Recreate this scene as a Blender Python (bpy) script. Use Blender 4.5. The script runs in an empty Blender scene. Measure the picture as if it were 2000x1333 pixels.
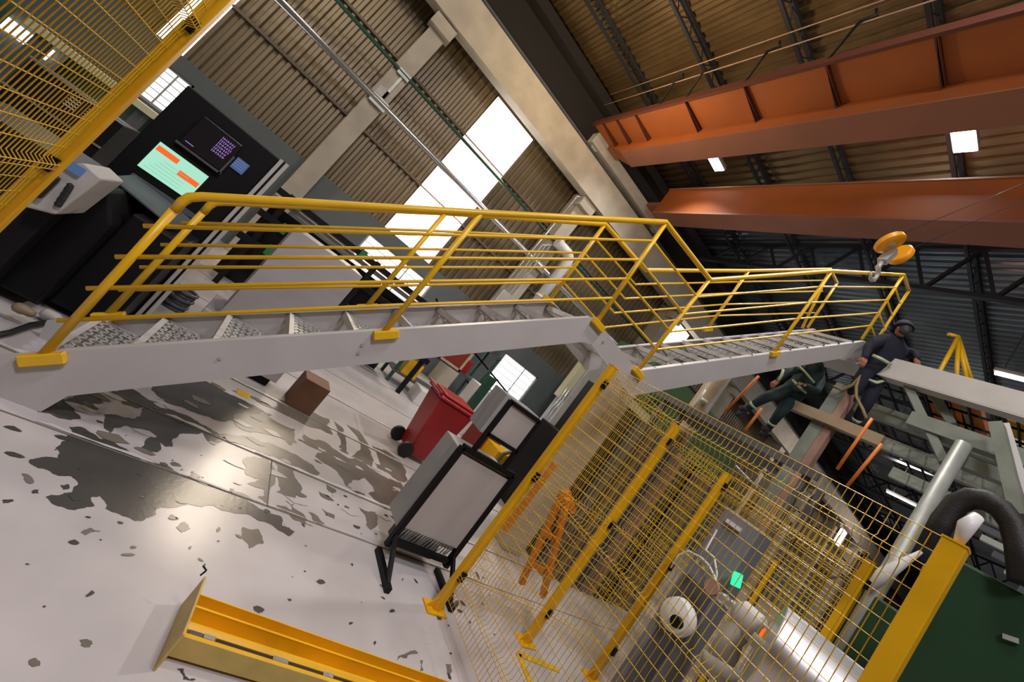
import bpy, bmesh, math, random
import numpy as np
from mathutils import Vector, Matrix, Quaternion
random.seed(7)
SC = bpy.context.scene
COL = SC.collection
PI = math.pi

# ------------------------------------------------------------------ camera
YAW, PITCH, ROLL, FPX, CAMH = .5634, .1261, .6607, 834.9, 1.7
PPX, PPY = 1066.0, 639.1
_fw = Vector((math.sin(YAW)*math.cos(PITCH), math.cos(YAW)*math.cos(PITCH), math.sin(PITCH)))
_rt = Vector((math.cos(YAW), -math.sin(YAW), 0)); _up = _rt.cross(_fw)
_r1 = _rt*math.cos(ROLL)+_up*math.sin(ROLL); _u1 = -_rt*math.sin(ROLL)+_up*math.cos(ROLL)
cd = bpy.data.cameras.new('camera'); cam = bpy.data.objects.new('camera', cd); COL.objects.link(cam)
cd.sensor_width = 36; cd.lens = FPX*36/2000; cd.shift_x = -(PPX-1000)/2000; cd.shift_y = -(666.5-PPY)/2000
cd.clip_start = .05; cd.clip_end = 400
cam.matrix_world = Matrix(((_r1.x,_u1.x,-_fw.x,0),(_r1.y,_u1.y,-_fw.y,0),(_r1.z,_u1.z,-_fw.z,CAMH),(0,0,0,1)))
SC.camera = cam
EYE = Vector((0,0,CAMH))
def ray(px, py):
    return _r1*((px-PPX)/FPX) - _u1*((py-PPY)/FPX) + _fw
def at(px, py, x=None, y=None, z=None, d=None):
    """the point of the place that the photograph shows at a pixel, once one of its coordinates is known"""
    r = ray(px, py)
    if d is not None: return EYE + r*d
    i, v = (0, x) if x is not None else ((1, y) if y is not None else (2, z))
    return EYE + r*((v-EYE[i])/r[i])

# ------------------------------------------------------------------ world, exposure
SC.view_settings.view_transform = 'Standard'; SC.view_settings.look = 'None'
SC.view_settings.gamma = 1; SC.view_settings.exposure = -1.05
SC.view_settings.use_curve_mapping = False
W = bpy.data.worlds.new('World'); SC.world = W; W.use_nodes = True
W.node_tree.nodes['Background'].inputs[0].default_value = (.55,.62,.75,1)
W.node_tree.nodes['Background'].inputs[1].default_value = .12

# ------------------------------------------------------------------ lamps of the hall (their light; bodies are built below) and bodiless added fills
def area(name, loc, size, power, col=(1,1,1), target=None, sy=None, spread=None):
    l = bpy.data.lights.new(name, 'AREA'); l.energy = power; l.color = col; l.size = size
    if sy: l.shape = 'RECTANGLE'; l.size_y = sy
    if spread: l.spread = spread
    o = bpy.data.objects.new(name, l); COL.objects.link(o); o.location = loc
    d = (Vector(target)-Vector(loc)) if target else Vector((0,0,-1))
    o.rotation_euler = d.to_track_quat('-Z','Y').to_euler(); o['kind'] = 'structure'
    return o
area('hall_lamp_and_fill', (5.95,8.7,9.3), .5, 240, (1,.95,.88), spread=2.0)
area('hall_lamp_and_fill', (7.17,3.77,10.05), .5, 420, (1,.95,.9), spread=2.0)
# floodlights of the same row and of the aisle bay, behind and above the camera; added fills are marked
area('hall_lamp_and_fill', (-1.0,-3.0,8.5), 1.2, 760, (.97,.93,1), target=(0.5,2.5,0))
area('hall_lamp_and_fill', (1.5,1.0,9.5), 1.2, 520, (1,.94,.93), target=(2,4,0))
area('hall_lamp_and_fill', (-4.5,4.5,9.0), 1.0, 420, (1,.84,.60), target=(0,12,5))
area('hall_lamp_and_fill', (2.2,8.0,6.3), .6, 330, (1,.72,.38), target=(3.4,8.6,11))  # added uplight without a fixture, warms the roof sheets and walkway underside
area('hall_lamp_and_fill', (13.0,3.3,8.6), 1.0, 190, (.9,.95,1))
area('hall_lamp_and_fill', (12.5,5.5,6.5), .8, 35, (.8,.92,1), target=(12.0,6.5,11))  # added uplight hung on nothing, lifts the grey far roof
area('hall_lamp_and_fill', (2.8,-4.0,7.0), 1.0, 170, (1,.85,.65), target=(5.5,5,9))  # added fill aimed up at the crane girders, no lamp stands there
area('hall_lamp_and_fill', (24,6.5,9.3), 1.2, 900, (1,.92,.86))
area('hall_lamp_and_fill', (36,6.5,9.3), 1.2, 900, (1,.9,.85))  # added light with no fixture, brightens the distant runway beam
area('daylight_through_sheet', (2.52,11.75,4.7), 1.4, 480, (1,.80,.56), target=(1.2,3.0,0.3), sy=4.0)
area('daylight_through_sheet', (-3.4,11.75,4.7), .6, 120, (1,.95,.9), target=(0,3,0.3), sy=4.0)

# ------------------------------------------------------------------ materials
def mat(name, col, rough=.5, metal=0, noise=0, nscale=8, bump=0, bscale=60, emit=None, estr=0, spec=.5, col2=None, detail=4, stretch=None):
    m = bpy.data.materials.new(name); m.use_nodes = True; nt = m.node_tree; b = nt.nodes['Principled BSDF']
    b.inputs['Base Color'].default_value = (*col,1); b.inputs['Roughness'].default_value = rough
    b.inputs['Metallic'].default_value = metal; b.inputs['Specular IOR Level'].default_value = spec
    tc = nt.nodes.new('ShaderNodeTexCoord'); src = tc.outputs['Object']
    if stretch:
        mp = nt.nodes.new('ShaderNodeMapping'); mp.inputs['Scale'].default_value = stretch
        nt.links.new(src, mp.inputs['Vector']); src = mp.outputs['Vector']
    if noise or col2:
        n = nt.nodes.new('ShaderNodeTexNoise'); n.inputs['Scale'].default_value = nscale; n.inputs['Detail'].default_value = detail
        nt.links.new(src, n.inputs['Vector'])
        r = nt.nodes.new('ShaderNodeValToRGB'); r.color_ramp.elements[0].position = .35; r.color_ramp.elements[1].position = .65
        c2 = col2 if col2 else tuple(c*(1-noise) for c in col)
        r.color_ramp.elements[0].color = (*c2,1); r.color_ramp.elements[1].color = (*col,1)
        nt.links.new(n.outputs['Fac'], r.inputs['Fac']); nt.links.new(r.outputs['Color'], b.inputs['Base Color'])
    if bump:
        n2 = nt.nodes.new('ShaderNodeTexNoise'); n2.inputs['Scale'].default_value = bscale; nt.links.new(src, n2.inputs['Vector'])
        bp = nt.nodes.new('ShaderNodeBump'); bp.inputs['Strength'].default_value = bump; bp.inputs['Distance'].default_value = .01
        nt.links.new(n2.outputs['Fac'], bp.inputs['Height']); nt.links.new(bp.outputs['Normal'], b.inputs['Normal'])
    if emit:
        b.inputs['Emission Color'].default_value = (*emit,1); b.inputs['Emission Strength'].default_value = estr
    return m
M = {}
M['yellow'] = mat('yellow_paint', (.86,.46,.006), .38, noise=.12, nscale=5, bump=.05)
M['yellow_rail'] = mat('yellow_rail_paint', (.80,.47,.012), .33, noise=.1, nscale=6)
M['yellow_wire'] = mat('yellow_wire_coat', (.74,.45,.02), .35)
M['pale_yellow'] = mat('dusty_yellow_paint', (.62,.44,.12), .5, noise=.2, nscale=9)
M['stair'] = mat('grey_white_paint', (.50,.485,.48), .42, noise=.06, nscale=3, bump=.04)
M['tread'] = mat('galvanised_grating', (.62,.64,.63), .38, .35, noise=.2, nscale=14)
M['floor'] = mat('painted_floor', (.55,.515,.515), .27, noise=.16, nscale=1.6, bump=.05, bscale=25, detail=8)
M['worn'] = mat('worn_concrete', (.085,.078,.070), .26, col2=(.035,.038,.036), nscale=1.1, bump=.06, bscale=30)
M['worn2'] = mat('worn_concrete_brown', (.19,.165,.135), .28, col2=(.115,.105,.09), nscale=2.5)
M['sheet'] = mat('beige_corrugated_sheet', (.25,.195,.12), .42, .25, noise=.3, nscale=.7, stretch=(1,1,.35))
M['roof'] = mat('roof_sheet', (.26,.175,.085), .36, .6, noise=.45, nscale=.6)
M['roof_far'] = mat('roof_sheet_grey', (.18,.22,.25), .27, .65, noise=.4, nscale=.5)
M['band'] = mat('grey_wall_paint', (.12,.14,.145), .6, noise=.1, nscale=2)
M['concrete'] = mat('pale_concrete', (.50,.45,.37), .7, noise=.18, nscale=2.2, bump=.2, bscale=18)
M['girt'] = mat('girt_steel', (.16,.12,.075), .6)
M['black'] = mat('black_steel', (.007,.007,.008), .5, spec=.2)
M['shade'] = mat('shade_dark_wall_plate', (.016,.013,.011), .8)  # near-black tone paints in the shade above the runway beam
M['truss'] = mat('dark_truss_steel', (.02,.02,.025), .6)
M['orange'] = mat('orange_girder_paint', (.30,.078,.012), .72, noise=.15, nscale=1.0)
M['orange_soffit'] = mat('red_oxide_girder_paint', (.25,.10,.06), .6, noise=.15, nscale=1.0)
M['rust_rib'] = mat('dark_stiffener_paint', (.09,.022,.010), .6)
M['alu'] = mat('bright_aluminium', (.62,.62,.64), .34, .85)
M['galv'] = mat('galvanised_steel', (.46,.48,.44), .45, .35, noise=.2, nscale=4)
M['greygreen'] = mat('grey_green_primer', (.25,.28,.235), .55, noise=.22, nscale=4)
M['beam_grey'] = mat('light_grey_beam_paint', (.58,.56,.52), .5, noise=.1, nscale=3)
M['pinkrust'] = mat('faded_rust_paint', (.40,.24,.18), .6, noise=.2, nscale=6)
M['silver'] = mat('silver_pipe', (.62,.62,.64), .25, .8)
M['pipe_green'] = mat('dark_green_pipe', (.02,.07,.045), .5)
M['white'] = mat('white_paint', (.72,.71,.69), .45, noise=.05, nscale=4)
M['offwhite'] = mat('aged_white_enamel', (.50,.48,.46), .5, noise=.12, nscale=5)
M['board'] = mat('pale_grey_board', (.46,.43,.42), .55, noise=.07, nscale=3, stretch=(3,3,.6))
M['boardside'] = mat('grey_box_side', (.36,.36,.35), .6, noise=.05, nscale=3)
M['cabinet'] = mat('light_grey_cabinet', (.42,.40,.41), .5, noise=.08, nscale=2.0, stretch=(1,1,4))
M['darkgrey'] = mat('dark_grey_paint', (.09,.095,.11), .5, noise=.2, nscale=5)
M['midgrey'] = mat('blue_grey_cabinet_paint', (.20,.215,.26), .45, noise=.1, nscale=3)
M['green'] = mat('machine_green', (.012,.05,.02), .42, noise=.2, nscale=2)
M['green2'] = mat('press_green', (.075,.16,.055), .5, noise=.2, nscale=1.5)
M['green3'] = mat('bright_green_enamel', (.015,.16,.06), .45)
M['teal'] = mat('teal_enamel', (.02,.17,.13), .45)
M['ivory'] = mat('ivory_panel', (.62,.60,.38), .5, noise=.06, nscale=3)
M['red'] = mat('red_plastic', (.36,.012,.016), .38, noise=.15, nscale=3)
M['darkred'] = mat('dark_red_felt', (.22,.02,.012), .7)
M['wood'] = mat('pine_wood', (.55,.42,.26), .6, noise=.2, nscale=7)
M['rubber'] = mat('black_rubber', (.010,.010,.011), .6)
M['hose'] = mat('brown_black_hose', (.009,.007,.005), .6, bump=.25, bscale=90)
M['carton'] = mat('brown_carton', (.20,.095,.055), .7, noise=.15, nscale=6)
M['duct'] = mat('beige_duct_paint', (.36,.27,.17), .5, noise=.12, nscale=3)
M['orange_ladder'] = mat('orange_enamel', (.70,.19,.02), .42, noise=.1, nscale=6)
M['hook_orange'] = mat('hook_block_orange', (.85,.36,.01), .4, noise=.12, nscale=9)
M['navy'] = mat('navy_workwear', (.008,.010,.026), .85, noise=.3, nscale=8)
M['teal_vest'] = mat('dark_teal_workwear', (.008,.03,.03), .8, noise=.4, nscale=8)
M['reflect'] = mat('reflective_tape', (.52,.62,.38), .3, spec=.8)
M['skin'] = mat('skin', (.33,.13,.08), .6)
M['boot'] = mat('boot_leather', (.03,.025,.03), .6)
M['rope'] = mat('yellow_rope', (.48,.34,.10), .8)
M['tan_rope'] = mat('lanyard_webbing', (.30,.22,.10), .8)
M['joint'] = mat('floor_joint_sealant', (.20,.18,.16), .8)
M['floor_yellow'] = mat('yellow_floor_marking', (.72,.45,.03), .45, noise=.25, nscale=14)
M['streak'] = mat('pale_paint_streak', (.66,.63,.60), .35, noise=.1, nscale=5)
def emissive(name, col, s):
    m = bpy.data.materials.new(name); m.use_nodes = True; nt = m.node_tree; nt.nodes.clear()
    o = nt.nodes.new('ShaderNodeOutputMaterial'); e = nt.nodes.new('ShaderNodeEmission')
    e.inputs[0].default_value = (*col,1); e.inputs[1].default_value = s; nt.links.new(e.outputs[0], o.inputs[0]); return m
M['daylight'] = emissive('daylit_translucent_sheet', (1,.93,.86), 9)
M['daypane'] = emissive('daylit_window_glass', (.97,.98,1), 5)
M['lampglow'] = emissive('lamp_lens', (1,.96,.96), 40)
M['tubeglow'] = emissive('fluorescent_tube', (1,.93,.98), 12)
M['mint'] = emissive('screen_mint', (.45,.88,.66), 1.90)
M['scr_orange'] = emissive('screen_orange', (1,.16,.03), 2.00)
M['scr_grey'] = emissive('screen_line', (.35,.70,.55), 1.60)
M['scr_purple'] = emissive('screen_text_purple', (.42,.26,.65), 1.80)
M['scr_dark'] = mat('dark_screen', (.014,.012,.016), .25)
M['scr_blue'] = emissive('screen_blue', (.07,.13,.26), 1.80)
M['led'] = emissive('green_indicator', (.03,.95,.35), 3.20)
M['laserglow'] = emissive('indicator_orange', (1,.18,.02), 2.00)
M['signblue'] = mat('blue_sign', (.05,.18,.42), .5)

# ------------------------------------------------------------------ mesh helpers
class MB:
    def __init__(s): s.bm = bmesh.new()
    def box(s, x0,x1,y0,y1,z0,z1, R=None, o=None, mi=0):
        vs = []
        for x,y,z in ((x0,y0,z0),(x1,y0,z0),(x1,y1,z0),(x0,y1,z0),(x0,y0,z1),(x1,y0,z1),(x1,y1,z1),(x0,y1,z1)):
            v = Vector((x,y,z))
            if R is not None: v = R @ v
            if o is not None: v = v + Vector(o)
            vs.append(s.bm.verts.new(v))
        for f in ((3,2,1,0),(4,5,6,7),(0,1,5,4),(1,2,6,5),(2,3,7,6),(3,0,4,7)):
            s.bm.faces.new([vs[i] for i in f]).material_index = mi
        return s
    def bar(s, a, b, w, h=None, up=(0,0,1), mi=0, roll=0):
        """rectangular bar from a to b; w across, h along 'up'"""
        a, b = Vector(a), Vector(b); h = w if h is None else h
        d = (b-a).normalized(); u = Vector(up)
        if abs(d.dot(u)) > .98: u = Vector((0,1,0)) if abs(d.y) < .9 else Vector((1,0,0))
        sx = d.cross(u).normalized(); uu = sx.cross(d).normalized()
        if roll:
            q = Quaternion(d, roll); sx = q @ sx; uu = q @ uu
        vs = []
        for p in (a, b):
            for i, j in ((-1,-1),(1,-1),(1,1),(-1,1)):
                vs.append(s.bm.verts.new(p + sx*(i*w/2) + uu*(j*h/2)))
        for f in ((3,2,1,0),(4,5,6,7),(0,1,5,4),(1,2,6,5),(2,3,7,6),(3,0,4,7)):
            s.bm.faces.new([vs[i] for i in f]).material_index = mi
        return s
    def tube(s, pts, r, n=10, closed=False, mi=0, caps=True, rs=None):
        pts = [Vector(p) for p in pts]; N = len(pts); rings = []
        pu = None
        for i, p in enumerate(pts):
            if closed: d = (pts[(i+1)%N]-pts[i-1]).normalized()
            elif i == 0: d = (pts[1]-pts[0]).normalized()
            elif i == N-1: d = (pts[-1]-pts[-2]).normalized()
            else: d = ((pts[i+1]-p).normalized()+(p-pts[i-1]).normalized()).normalized()
            if pu is None:
                u = Vector((0,0,1)) if abs(d.z) < .9 else Vector((1,0,0))
            else: u = pu
            u = (u - d*u.dot(d)).normalized(); pu = u; w = d.cross(u)
            k = 1
            if 0 < i < N-1 and not closed:
                c = (pts[i+1]-p).normalized().dot((p-pts[i-1]).normalized()); k = 1/max(.55, math.sqrt(max(.0001,(1+c)/2)))
            rr = (rs[i] if rs else r)
            rings.append([s.bm.verts.new(p + (u*math.cos(2*PI*j/n)+w*math.sin(2*PI*j/n))*rr*(k if k < 1.3 else 1.15)) for j in range(n)])
        for i in range(N if closed else N-1):
            A, B = rings[i], rings[(i+1)%N]
            for j in range(n):
                f = s.bm.faces.new((A[j],A[(j+1)%n],B[(j+1)%n],B[j])); f.smooth = True; f.material_index = mi
        if caps and not closed:
            s.bm.faces.new(rings[0][::-1]).material_index = mi; s.bm.faces.new(rings[-1]).material_index = mi
        return s
    def wire(s, a, b, r, n=3):
        return s.tube([a,b], r, n=n, caps=False)
    def prism(s, poly, ext, mi=0):
        """poly: list of 3d points (planar), ext: extrusion vector"""
        e = Vector(ext); A = [s.bm.verts.new(Vector(p)) for p in poly]; B = [s.bm.verts.new(Vector(p)+e) for p in poly]
        n = len(A)
        s.bm.faces.new(A[::-1]).material_index = mi; s.bm.faces.new(B).material_index = mi
        for i in range(n): s.bm.faces.new((A[i],A[(i+1)%n],B[(i+1)%n],B[i])).material_index = mi
        return s
    def quad(s, *p, mi=0):
        f = s.bm.faces.new([s.bm.verts.new(Vector(q)) for q in p]); f.material_index = mi; return s
    def lathe(s, prof, o=(0,0,0), axis='z', n=24, mi=0, R=None):
        """prof: (radius, height) pairs"""
        rings = []; P2 = []
        for k, p in enumerate(prof):
            P2.append((p, False))
            if 0 < k < len(prof)-1:
                a = Vector((p[0]-prof[k-1][0], p[1]-prof[k-1][1])); b = Vector((prof[k+1][0]-p[0], prof[k+1][1]-p[1]))
                if a.length > 1e-6 and b.length > 1e-6 and a.angle(b) > .75: P2.append((p, True))
        cut = set()
        for k, ((r, h), dup_) in enumerate(P2):
            if dup_: cut.add(k)
            ring = []
            for j in range(n):
                c, t = math.cos(2*PI*j/n)*r, math.sin(2*PI*j/n)*r
                v = Vector((c,t,h)) if axis == 'z' else (Vector((c,h,t)) if axis == 'y' else Vector((h,c,t)))
                if R is not None: v = R @ v
                ring.append(s.bm.verts.new(v+Vector(o)))
            rings.append(ring)
        for k, (A, B) in enumerate(zip(rings, rings[1:])):
            if k+1 in cut: continue
            for j in range(n):
                f = s.bm.faces.new((A[j],A[(j+1)%n],B[(j+1)%n],B[j])); f.smooth = True; f.material_index = mi
        s.bm.faces.new(rings[0][::-1]).material_index = mi; s.bm.faces.new(rings[-1]).material_index = mi
        return s
    def build(s, name, mats, parent=None, bevel=0, kind=None):
        bmesh.ops.recalc_face_normals(s.bm, faces=s.bm.faces)
        me = bpy.data.meshes.new(name); s.bm.to_mesh(me); s.bm.free()
        for m in (mats if isinstance(mats, (list,tuple)) else [mats]): me.materials.append(M[m] if isinstance(m, str) else m)
        o = bpy.data.objects.new(name, me); COL.objects.link(o)
        if parent is not None:
            o.parent = parent
            o.matrix_parent_inverse = parent.matrix_world.inverted() if parent.type != 'EMPTY' else Matrix.Translation(-parent.location)
        if bevel:
            b = o.modifiers.new('bevel','BEVEL'); b.width = bevel; b.segments = 2; b.limit_method = 'ANGLE'
        if kind: o['kind'] = kind
        return o
def thing(name, loc, label, cat, group=None):
    o = bpy.data.objects.new(name, None); o.location = loc; COL.objects.link(o); o.empty_display_size = .2
    return tag(o, label, cat, group)
def tag(o, label, cat, group=None, kind=None):
    o['label'] = label; o['category'] = cat
    if group: o['group'] = group
    if kind: o['kind'] = kind
    return o
def struct(o): o['kind'] = 'structure'; return o
def rot(ax, a): return Matrix.Rotation(a, 3, ax)

# ================================================================== floor
def rough_poly(px, depth=3, amp=.16, seed=0):
    rnd = random.Random(seed)
    pts = [at(x, y, z=0.0) for x, y in px]
    for _ in range(depth):
        out = []
        for i, p in enumerate(pts):
            q = pts[(i+1) % len(pts)]; d = q-p; n = Vector((-d.y, d.x, 0))
            out += [p, (p+q)/2 + n*rnd.uniform(-amp, amp)]
        pts = out; amp *= .85
    return pts
def add_poly(bm, pts, z, mi):
    vs = [bm.verts.new((p.x, p.y, z)) for p in pts]
    es = [bm.edges.new((vs[i], vs[(i+1) % len(vs)])) for i in range(len(vs))]
    g = bmesh.ops.triangle_fill(bm, use_beauty=True, use_dissolve=False, edges=es)
    for f in g['geom']:
        if isinstance(f, bmesh.types.BMFace): f.material_index = mi
fl = MB(); fl.box(-26, 62, -12, 12.2, -.3, 0)
def zp(L, ox, oy, s): return [(ox+x/s, oy+y/s) for x, y in L]
S1 = 2000/450
patches = [
 # (pixel outline, material, layer)
 (zp([(250,705),(500,692),(520,650),(480,600),(540,545),(620,530),(560,510),(630,480),(600,420),(700,420),(860,520),(1040,590),(1210,680),(1230,720),(1370,740),(1480,770),(1560,830),(1700,890),(1850,950),(2000,1010),(2250,1130),(2440,1200),(2450,1280),(2560,1330),(2500,1370),(2380,1290),(2250,1240),(2150,1180),(2000,1160),(1850,1100),(1640,1090),(1510,1120),(1400,1115),(1350,1150),(1340,1190),(1290,1210),(1250,1230),(1170,1240),(1120,1210),(1010,1170),(910,1130),(900,1060),(860,1020),(790,1030),(820,1110),(700,1130),(600,1140),(500,1110),(440,1080),(390,1030),(500,1015),(620,990),(640,940),(680,910),(620,850),(500,845),(440,810),(330,780),(260,740)],0,740,S1),1,1),
 (zp([(320,290),(440,150),(560,185),(640,160),(640,115),(860,85),(820,140),(900,210),(780,220),(700,250),(640,280),(700,350),(600,360),(480,330),(400,300)],0,740,S1),1,1),
 (zp([(960,75),(1090,70),(1240,150),(1400,220),(1560,300),(1750,400),(1900,480),(2000,520),(1900,560),(1800,540),(1760,470),(1560,480),(1500,590),(1430,590),(1370,540),(1400,620),(1300,640),(1200,610),(1310,510),(1270,480),(1100,410),(960,490),(900,430),(900,310),(960,310),(1160,350),(1220,330),(1250,250),(1180,260),(1060,220),(960,130)],0,740,S1),1,1),
 (zp([(1340,40),(1560,30),(1780,20),(2000,140),(2300,290),(2360,320),(2200,420),(2000,360),(1900,370),(1700,300),(1500,230),(1380,160),(1310,90)],0,740,S1),1,1),
 (zp([(300,300),(500,290),(780,440),(800,560),(740,580),(640,500),(400,470),(270,410)],400,740,S1),2,1),
 (zp([(140,480),(400,520),(700,620),(860,710),(1000,820),(980,840),(700,740),(500,650),(230,540)],400,740,S1),2,1),
 (zp([(330,700),(540,690),(560,980),(540,1090),(460,1030),(520,970),(370,910),(500,880),(360,840)],400,740,S1),2,1),
 (zp([(600,720),(780,790),(830,920),(840,1010),(780,1040),(700,1020),(620,980),(640,900),(610,810)],400,740,S1),2,1),
 (zp([(690,1040),(860,1180),(870,1250),(960,1290),(760,1220),(580,1110),(640,1100),(760,1150)],400,740,S1),2,1),
 (zp([(860,480),(1060,560),(1240,690),(1300,690),(1460,790),(1700,900),(1720,940),(1660,1040),(1690,1160),(1560,1130),(1420,1000),(1460,940),(1380,860),(1300,880),(1240,940),(1360,1010),(1220,930),(1150,810),(1040,740),(960,680),(1030,640),(860,560)],400,740,S1),2,1),
 (zp([(640,180),(760,220),(860,270),(1080,350),(1110,490),(1000,440),(730,330),(560,240)],400,740,S1),2,1),
 (zp([(1120,370),(1200,430),(1230,630),(1160,590)],400,740,S1),2,1),
 (zp([(1230,400),(1330,450),(1420,590),(1450,770),(1270,680)],400,740,S1),2,1),
 (zp([(1450,580),(1560,620),(1700,720),(1760,890),(1680,890),(1490,770)],400,740,S1),2,1),
 (zp([(1340,1120),(1480,1160),(1500,1260),(1440,1320),(1400,1220)],400,740,S1),2,1),
 (zp([(900,1160),(1040,1260),(1020,1280),(930,1220)],400,740,S1),2,1),
 (zp([(1010,1130),(1130,1190),(1120,1220),(1060,1190)],400,740,S1),2,1),
 (zp([(1050,920),(1140,970),(1110,1000),(1060,960)],400,740,S1),2,1),
 (zp([(1350,470),(1440,480),(1470,560),(1390,590),(1350,530)],0,866,2.854),2,1),
 (zp([(980,470),(1030,440),(1060,480),(1010,500)],0,866,2.854),2,1),
 (zp([(120,170),(160,180),(190,220),(170,230),(130,205)],0,866,2.854),2,1),
 (zp([(335,235),(380,230),(385,255),(350,262)],0,866,2.854),1,1),
 (zp([(180,265),(215,262),(215,282),(185,284)],0,866,2.854),1,1),
 (zp([(440,1100),(510,1105),(500,1140),(450,1130)],0,866,2.854),2,1),
 (zp([(160,1210),(200,1200),(220,1245),(185,1250)],0,866,2.854),2,1),
 (zp([(10,318),(70,315),(70,328),(15,336)],0,866,2.854),1,1),
 (zp([(450,500),(510,475),(560,495),(500,500),(470,515)],0,866,2.854),2,1),
 (zp([(1640,640),(1700,600),(1750,590),(1760,605),(1700,630)],200,1066,2.857),2,1),
 (zp([(1770,640),(1790,640),(1790,700),(1770,700)],200,1066,2.857),2,1),
 (zp([(1915,665),(1945,665),(1950,710),(1920,720)],200,1066,2.857),2,1),
 (zp([(415,690),(450,690),(460,730),(520,750),(450,752)],200,1066,2.857),1,1),
 (zp([(1860,340),(1880,350),(1895,420),(1870,415)],200,1066,2.857),1,1),
]
for i, (px, mi, lay) in enumerate(patches):
    big = len(px) > 12
    add_poly(fl.bm, rough_poly(px, 4 if big else 3, .17 if big else .2, seed=i), .0015 + .00002*i, mi)
rnd = random.Random(3)
for i in range(150):                       # chips in the paint
    x, y = rnd.uniform(-1.2, 3.2), rnd.uniform(.6, 3.4); s = rnd.choice([.006,.008,.01,.012,.02])*rnd.uniform(.6,1.3)
    a0 = rnd.uniform(0, PI); el = rnd.uniform(1, 2.6)
    pts = []
    for k in range(7):
        a = k/7*2*PI; r = s*rnd.uniform(.6,1.2); u, v = math.cos(a)*r*el, math.sin(a)*r
        pts.append(Vector((x+u*math.cos(a0)-v*math.sin(a0), y+u*math.sin(a0)+v*math.cos(a0), 0)))
    add_poly(fl.bm, pts, .003, 1 if rnd.random() < .6 else 2)
rnd = random.Random(8)
for y0 in (2.985, 3.585, 4.75, 5.75, 6.8):                         # joints and the broken pale streaks beside them
    fl.box(-1.5, 9, y0-.004, y0+.004, .0, .0045, mi=3)
    x = -.2 if y0 < 3 else -1.2
    while x < (2.0 if y0 < 3 else 8):
        L = rnd.uniform(.3, 1.4); w = rnd.uniform(.012, .03) if y0 < 3 else rnd.uniform(.02, .05)
        n = max(3, int(L/.06)); lo = [Vector((x+L*k/n, y0+.012+rnd.uniform(0,.006), 0)) for k in range(n+1)]; hi = [Vector((x+L*k/n, y0+.012+w*rnd.uniform(.5,1.2)*(1 if 0 < k < n else .3), 0)) for k in range(n+1)]
        add_poly(fl.bm, lo+hi[::-1], .0042, 4); x += L+rnd.uniform(.0,.5)
for x0 in (1.025,): fl.box(x0-.004, x0+.004, 2.98, 3.58, 0, .0045, mi=3)
for k in range(60):                                                # fine splatter round the worn area
    x, y = rnd.gauss(.5,.9), rnd.gauss(2.75,.35); q = rnd.choice([.004,.006,.009,.014,.022])
    if y < 1.9: continue
    add_poly(fl.bm, [Vector((x+math.cos(a*.9)*q*rnd.uniform(.5,1.4)*1.3, y+math.sin(a*.9)*q*rnd.uniform(.5,1.2), 0)) for a in range(7)], .0032, 1)
for k in range(70):                                                # dusty islands of paint inside the worn area
    x, y = rnd.uniform(-.2,2.4), rnd.uniform(3.0,4.6); q = rnd.uniform(.012,.05)
    add_poly(fl.bm, [Vector((x+math.cos(a*.7)*q*rnd.uniform(.5,1.4)*1.8, y+math.sin(a*.7)*q*rnd.uniform(.5,1.2), 0)) for a in range(9)], .0035, 0 if rnd.random() < .6 else 2)
yb = at(475,770,z=0); fl.box(yb.x-.06, yb.x+.06, yb.y-.06, yb.y+.06, 0, .005, mi=5)
# yellow corner marking inside the cage
c0 = at(1012,1278,z=0)
fl.bar(c0+Vector((0,0,.003)), at(1090,1310,z=0)+Vector((0,0,.003)), .06, .006, mi=5); fl.bar(c0+Vector((0,0,.003)), at(1040,1345,z=0)+Vector((0,0,.003)), .06, .006, mi=5)
floor = fl.build('floor', ['floor','worn','worn2','joint','streak','floor_yellow']); struct(floor)

# ================================================================== walls and roof
WY = 12.0
SKY = [(-3.6,-3.12),(1.78,3.27),(12.0,13.5),(38.2,39.8)]      # translucent strips in the wall sheet
WIN = [(-3.45,-2.67,1.45,2.28),(1.6,3.75,.95,2.22),(7.0,8.62,.72,2.02)]
wb = MB()                                                    # painted lower wall, with holes for the windows
xs = [-26]+[v for w in WIN for v in w[:2]]+[62]
for i in range(0, len(xs), 2): wb.box(xs[i], xs[i+1], WY, WY+.25, 0, 2.6)
for x0,x1,z0,z1 in WIN: wb.box(x0,x1,WY,WY+.25,0,z0); wb.box(x0,x1,WY,WY+.25,z1,2.6)
struct(wb.build('wall_north_base', 'band'))
def corrugated(m, x0, x1, fz, h=.07, pitch=.2, mi=0, y=None, slabs=None):
    """vertical-ribbed sheet between x0 and x1"""
    n = max(1, round((x1-x0)/pitch)); p = (x1-x0)/n; prof = []
    for i in range(n):
        a = x0+i*p; prof += [(a,0),(a+.35*p,0),(a+.5*p,h),(a+.85*p,h)]
    prof.append((x1,0)); return prof
ws = MB()
segs = []; a = -26
for s0, s1 in SKY: segs.append((a, s0)); a = s1
segs.append((a, 62))
for a, b in segs:
    prof = corrugated(ws, a, b, None)
    lo = [ws.bm.verts.new((x, WY+.03+d, 2.6)) for x, d in prof]; hi = [ws.bm.verts.new((x, WY+.03+d, 8.1)) for x, d in prof]
    for i in range(len(prof)-1): ws.bm.faces.new((lo[i],lo[i+1],hi[i+1],hi[i]))
struct(ws.build('wall_north', 'sheet'))
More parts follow.
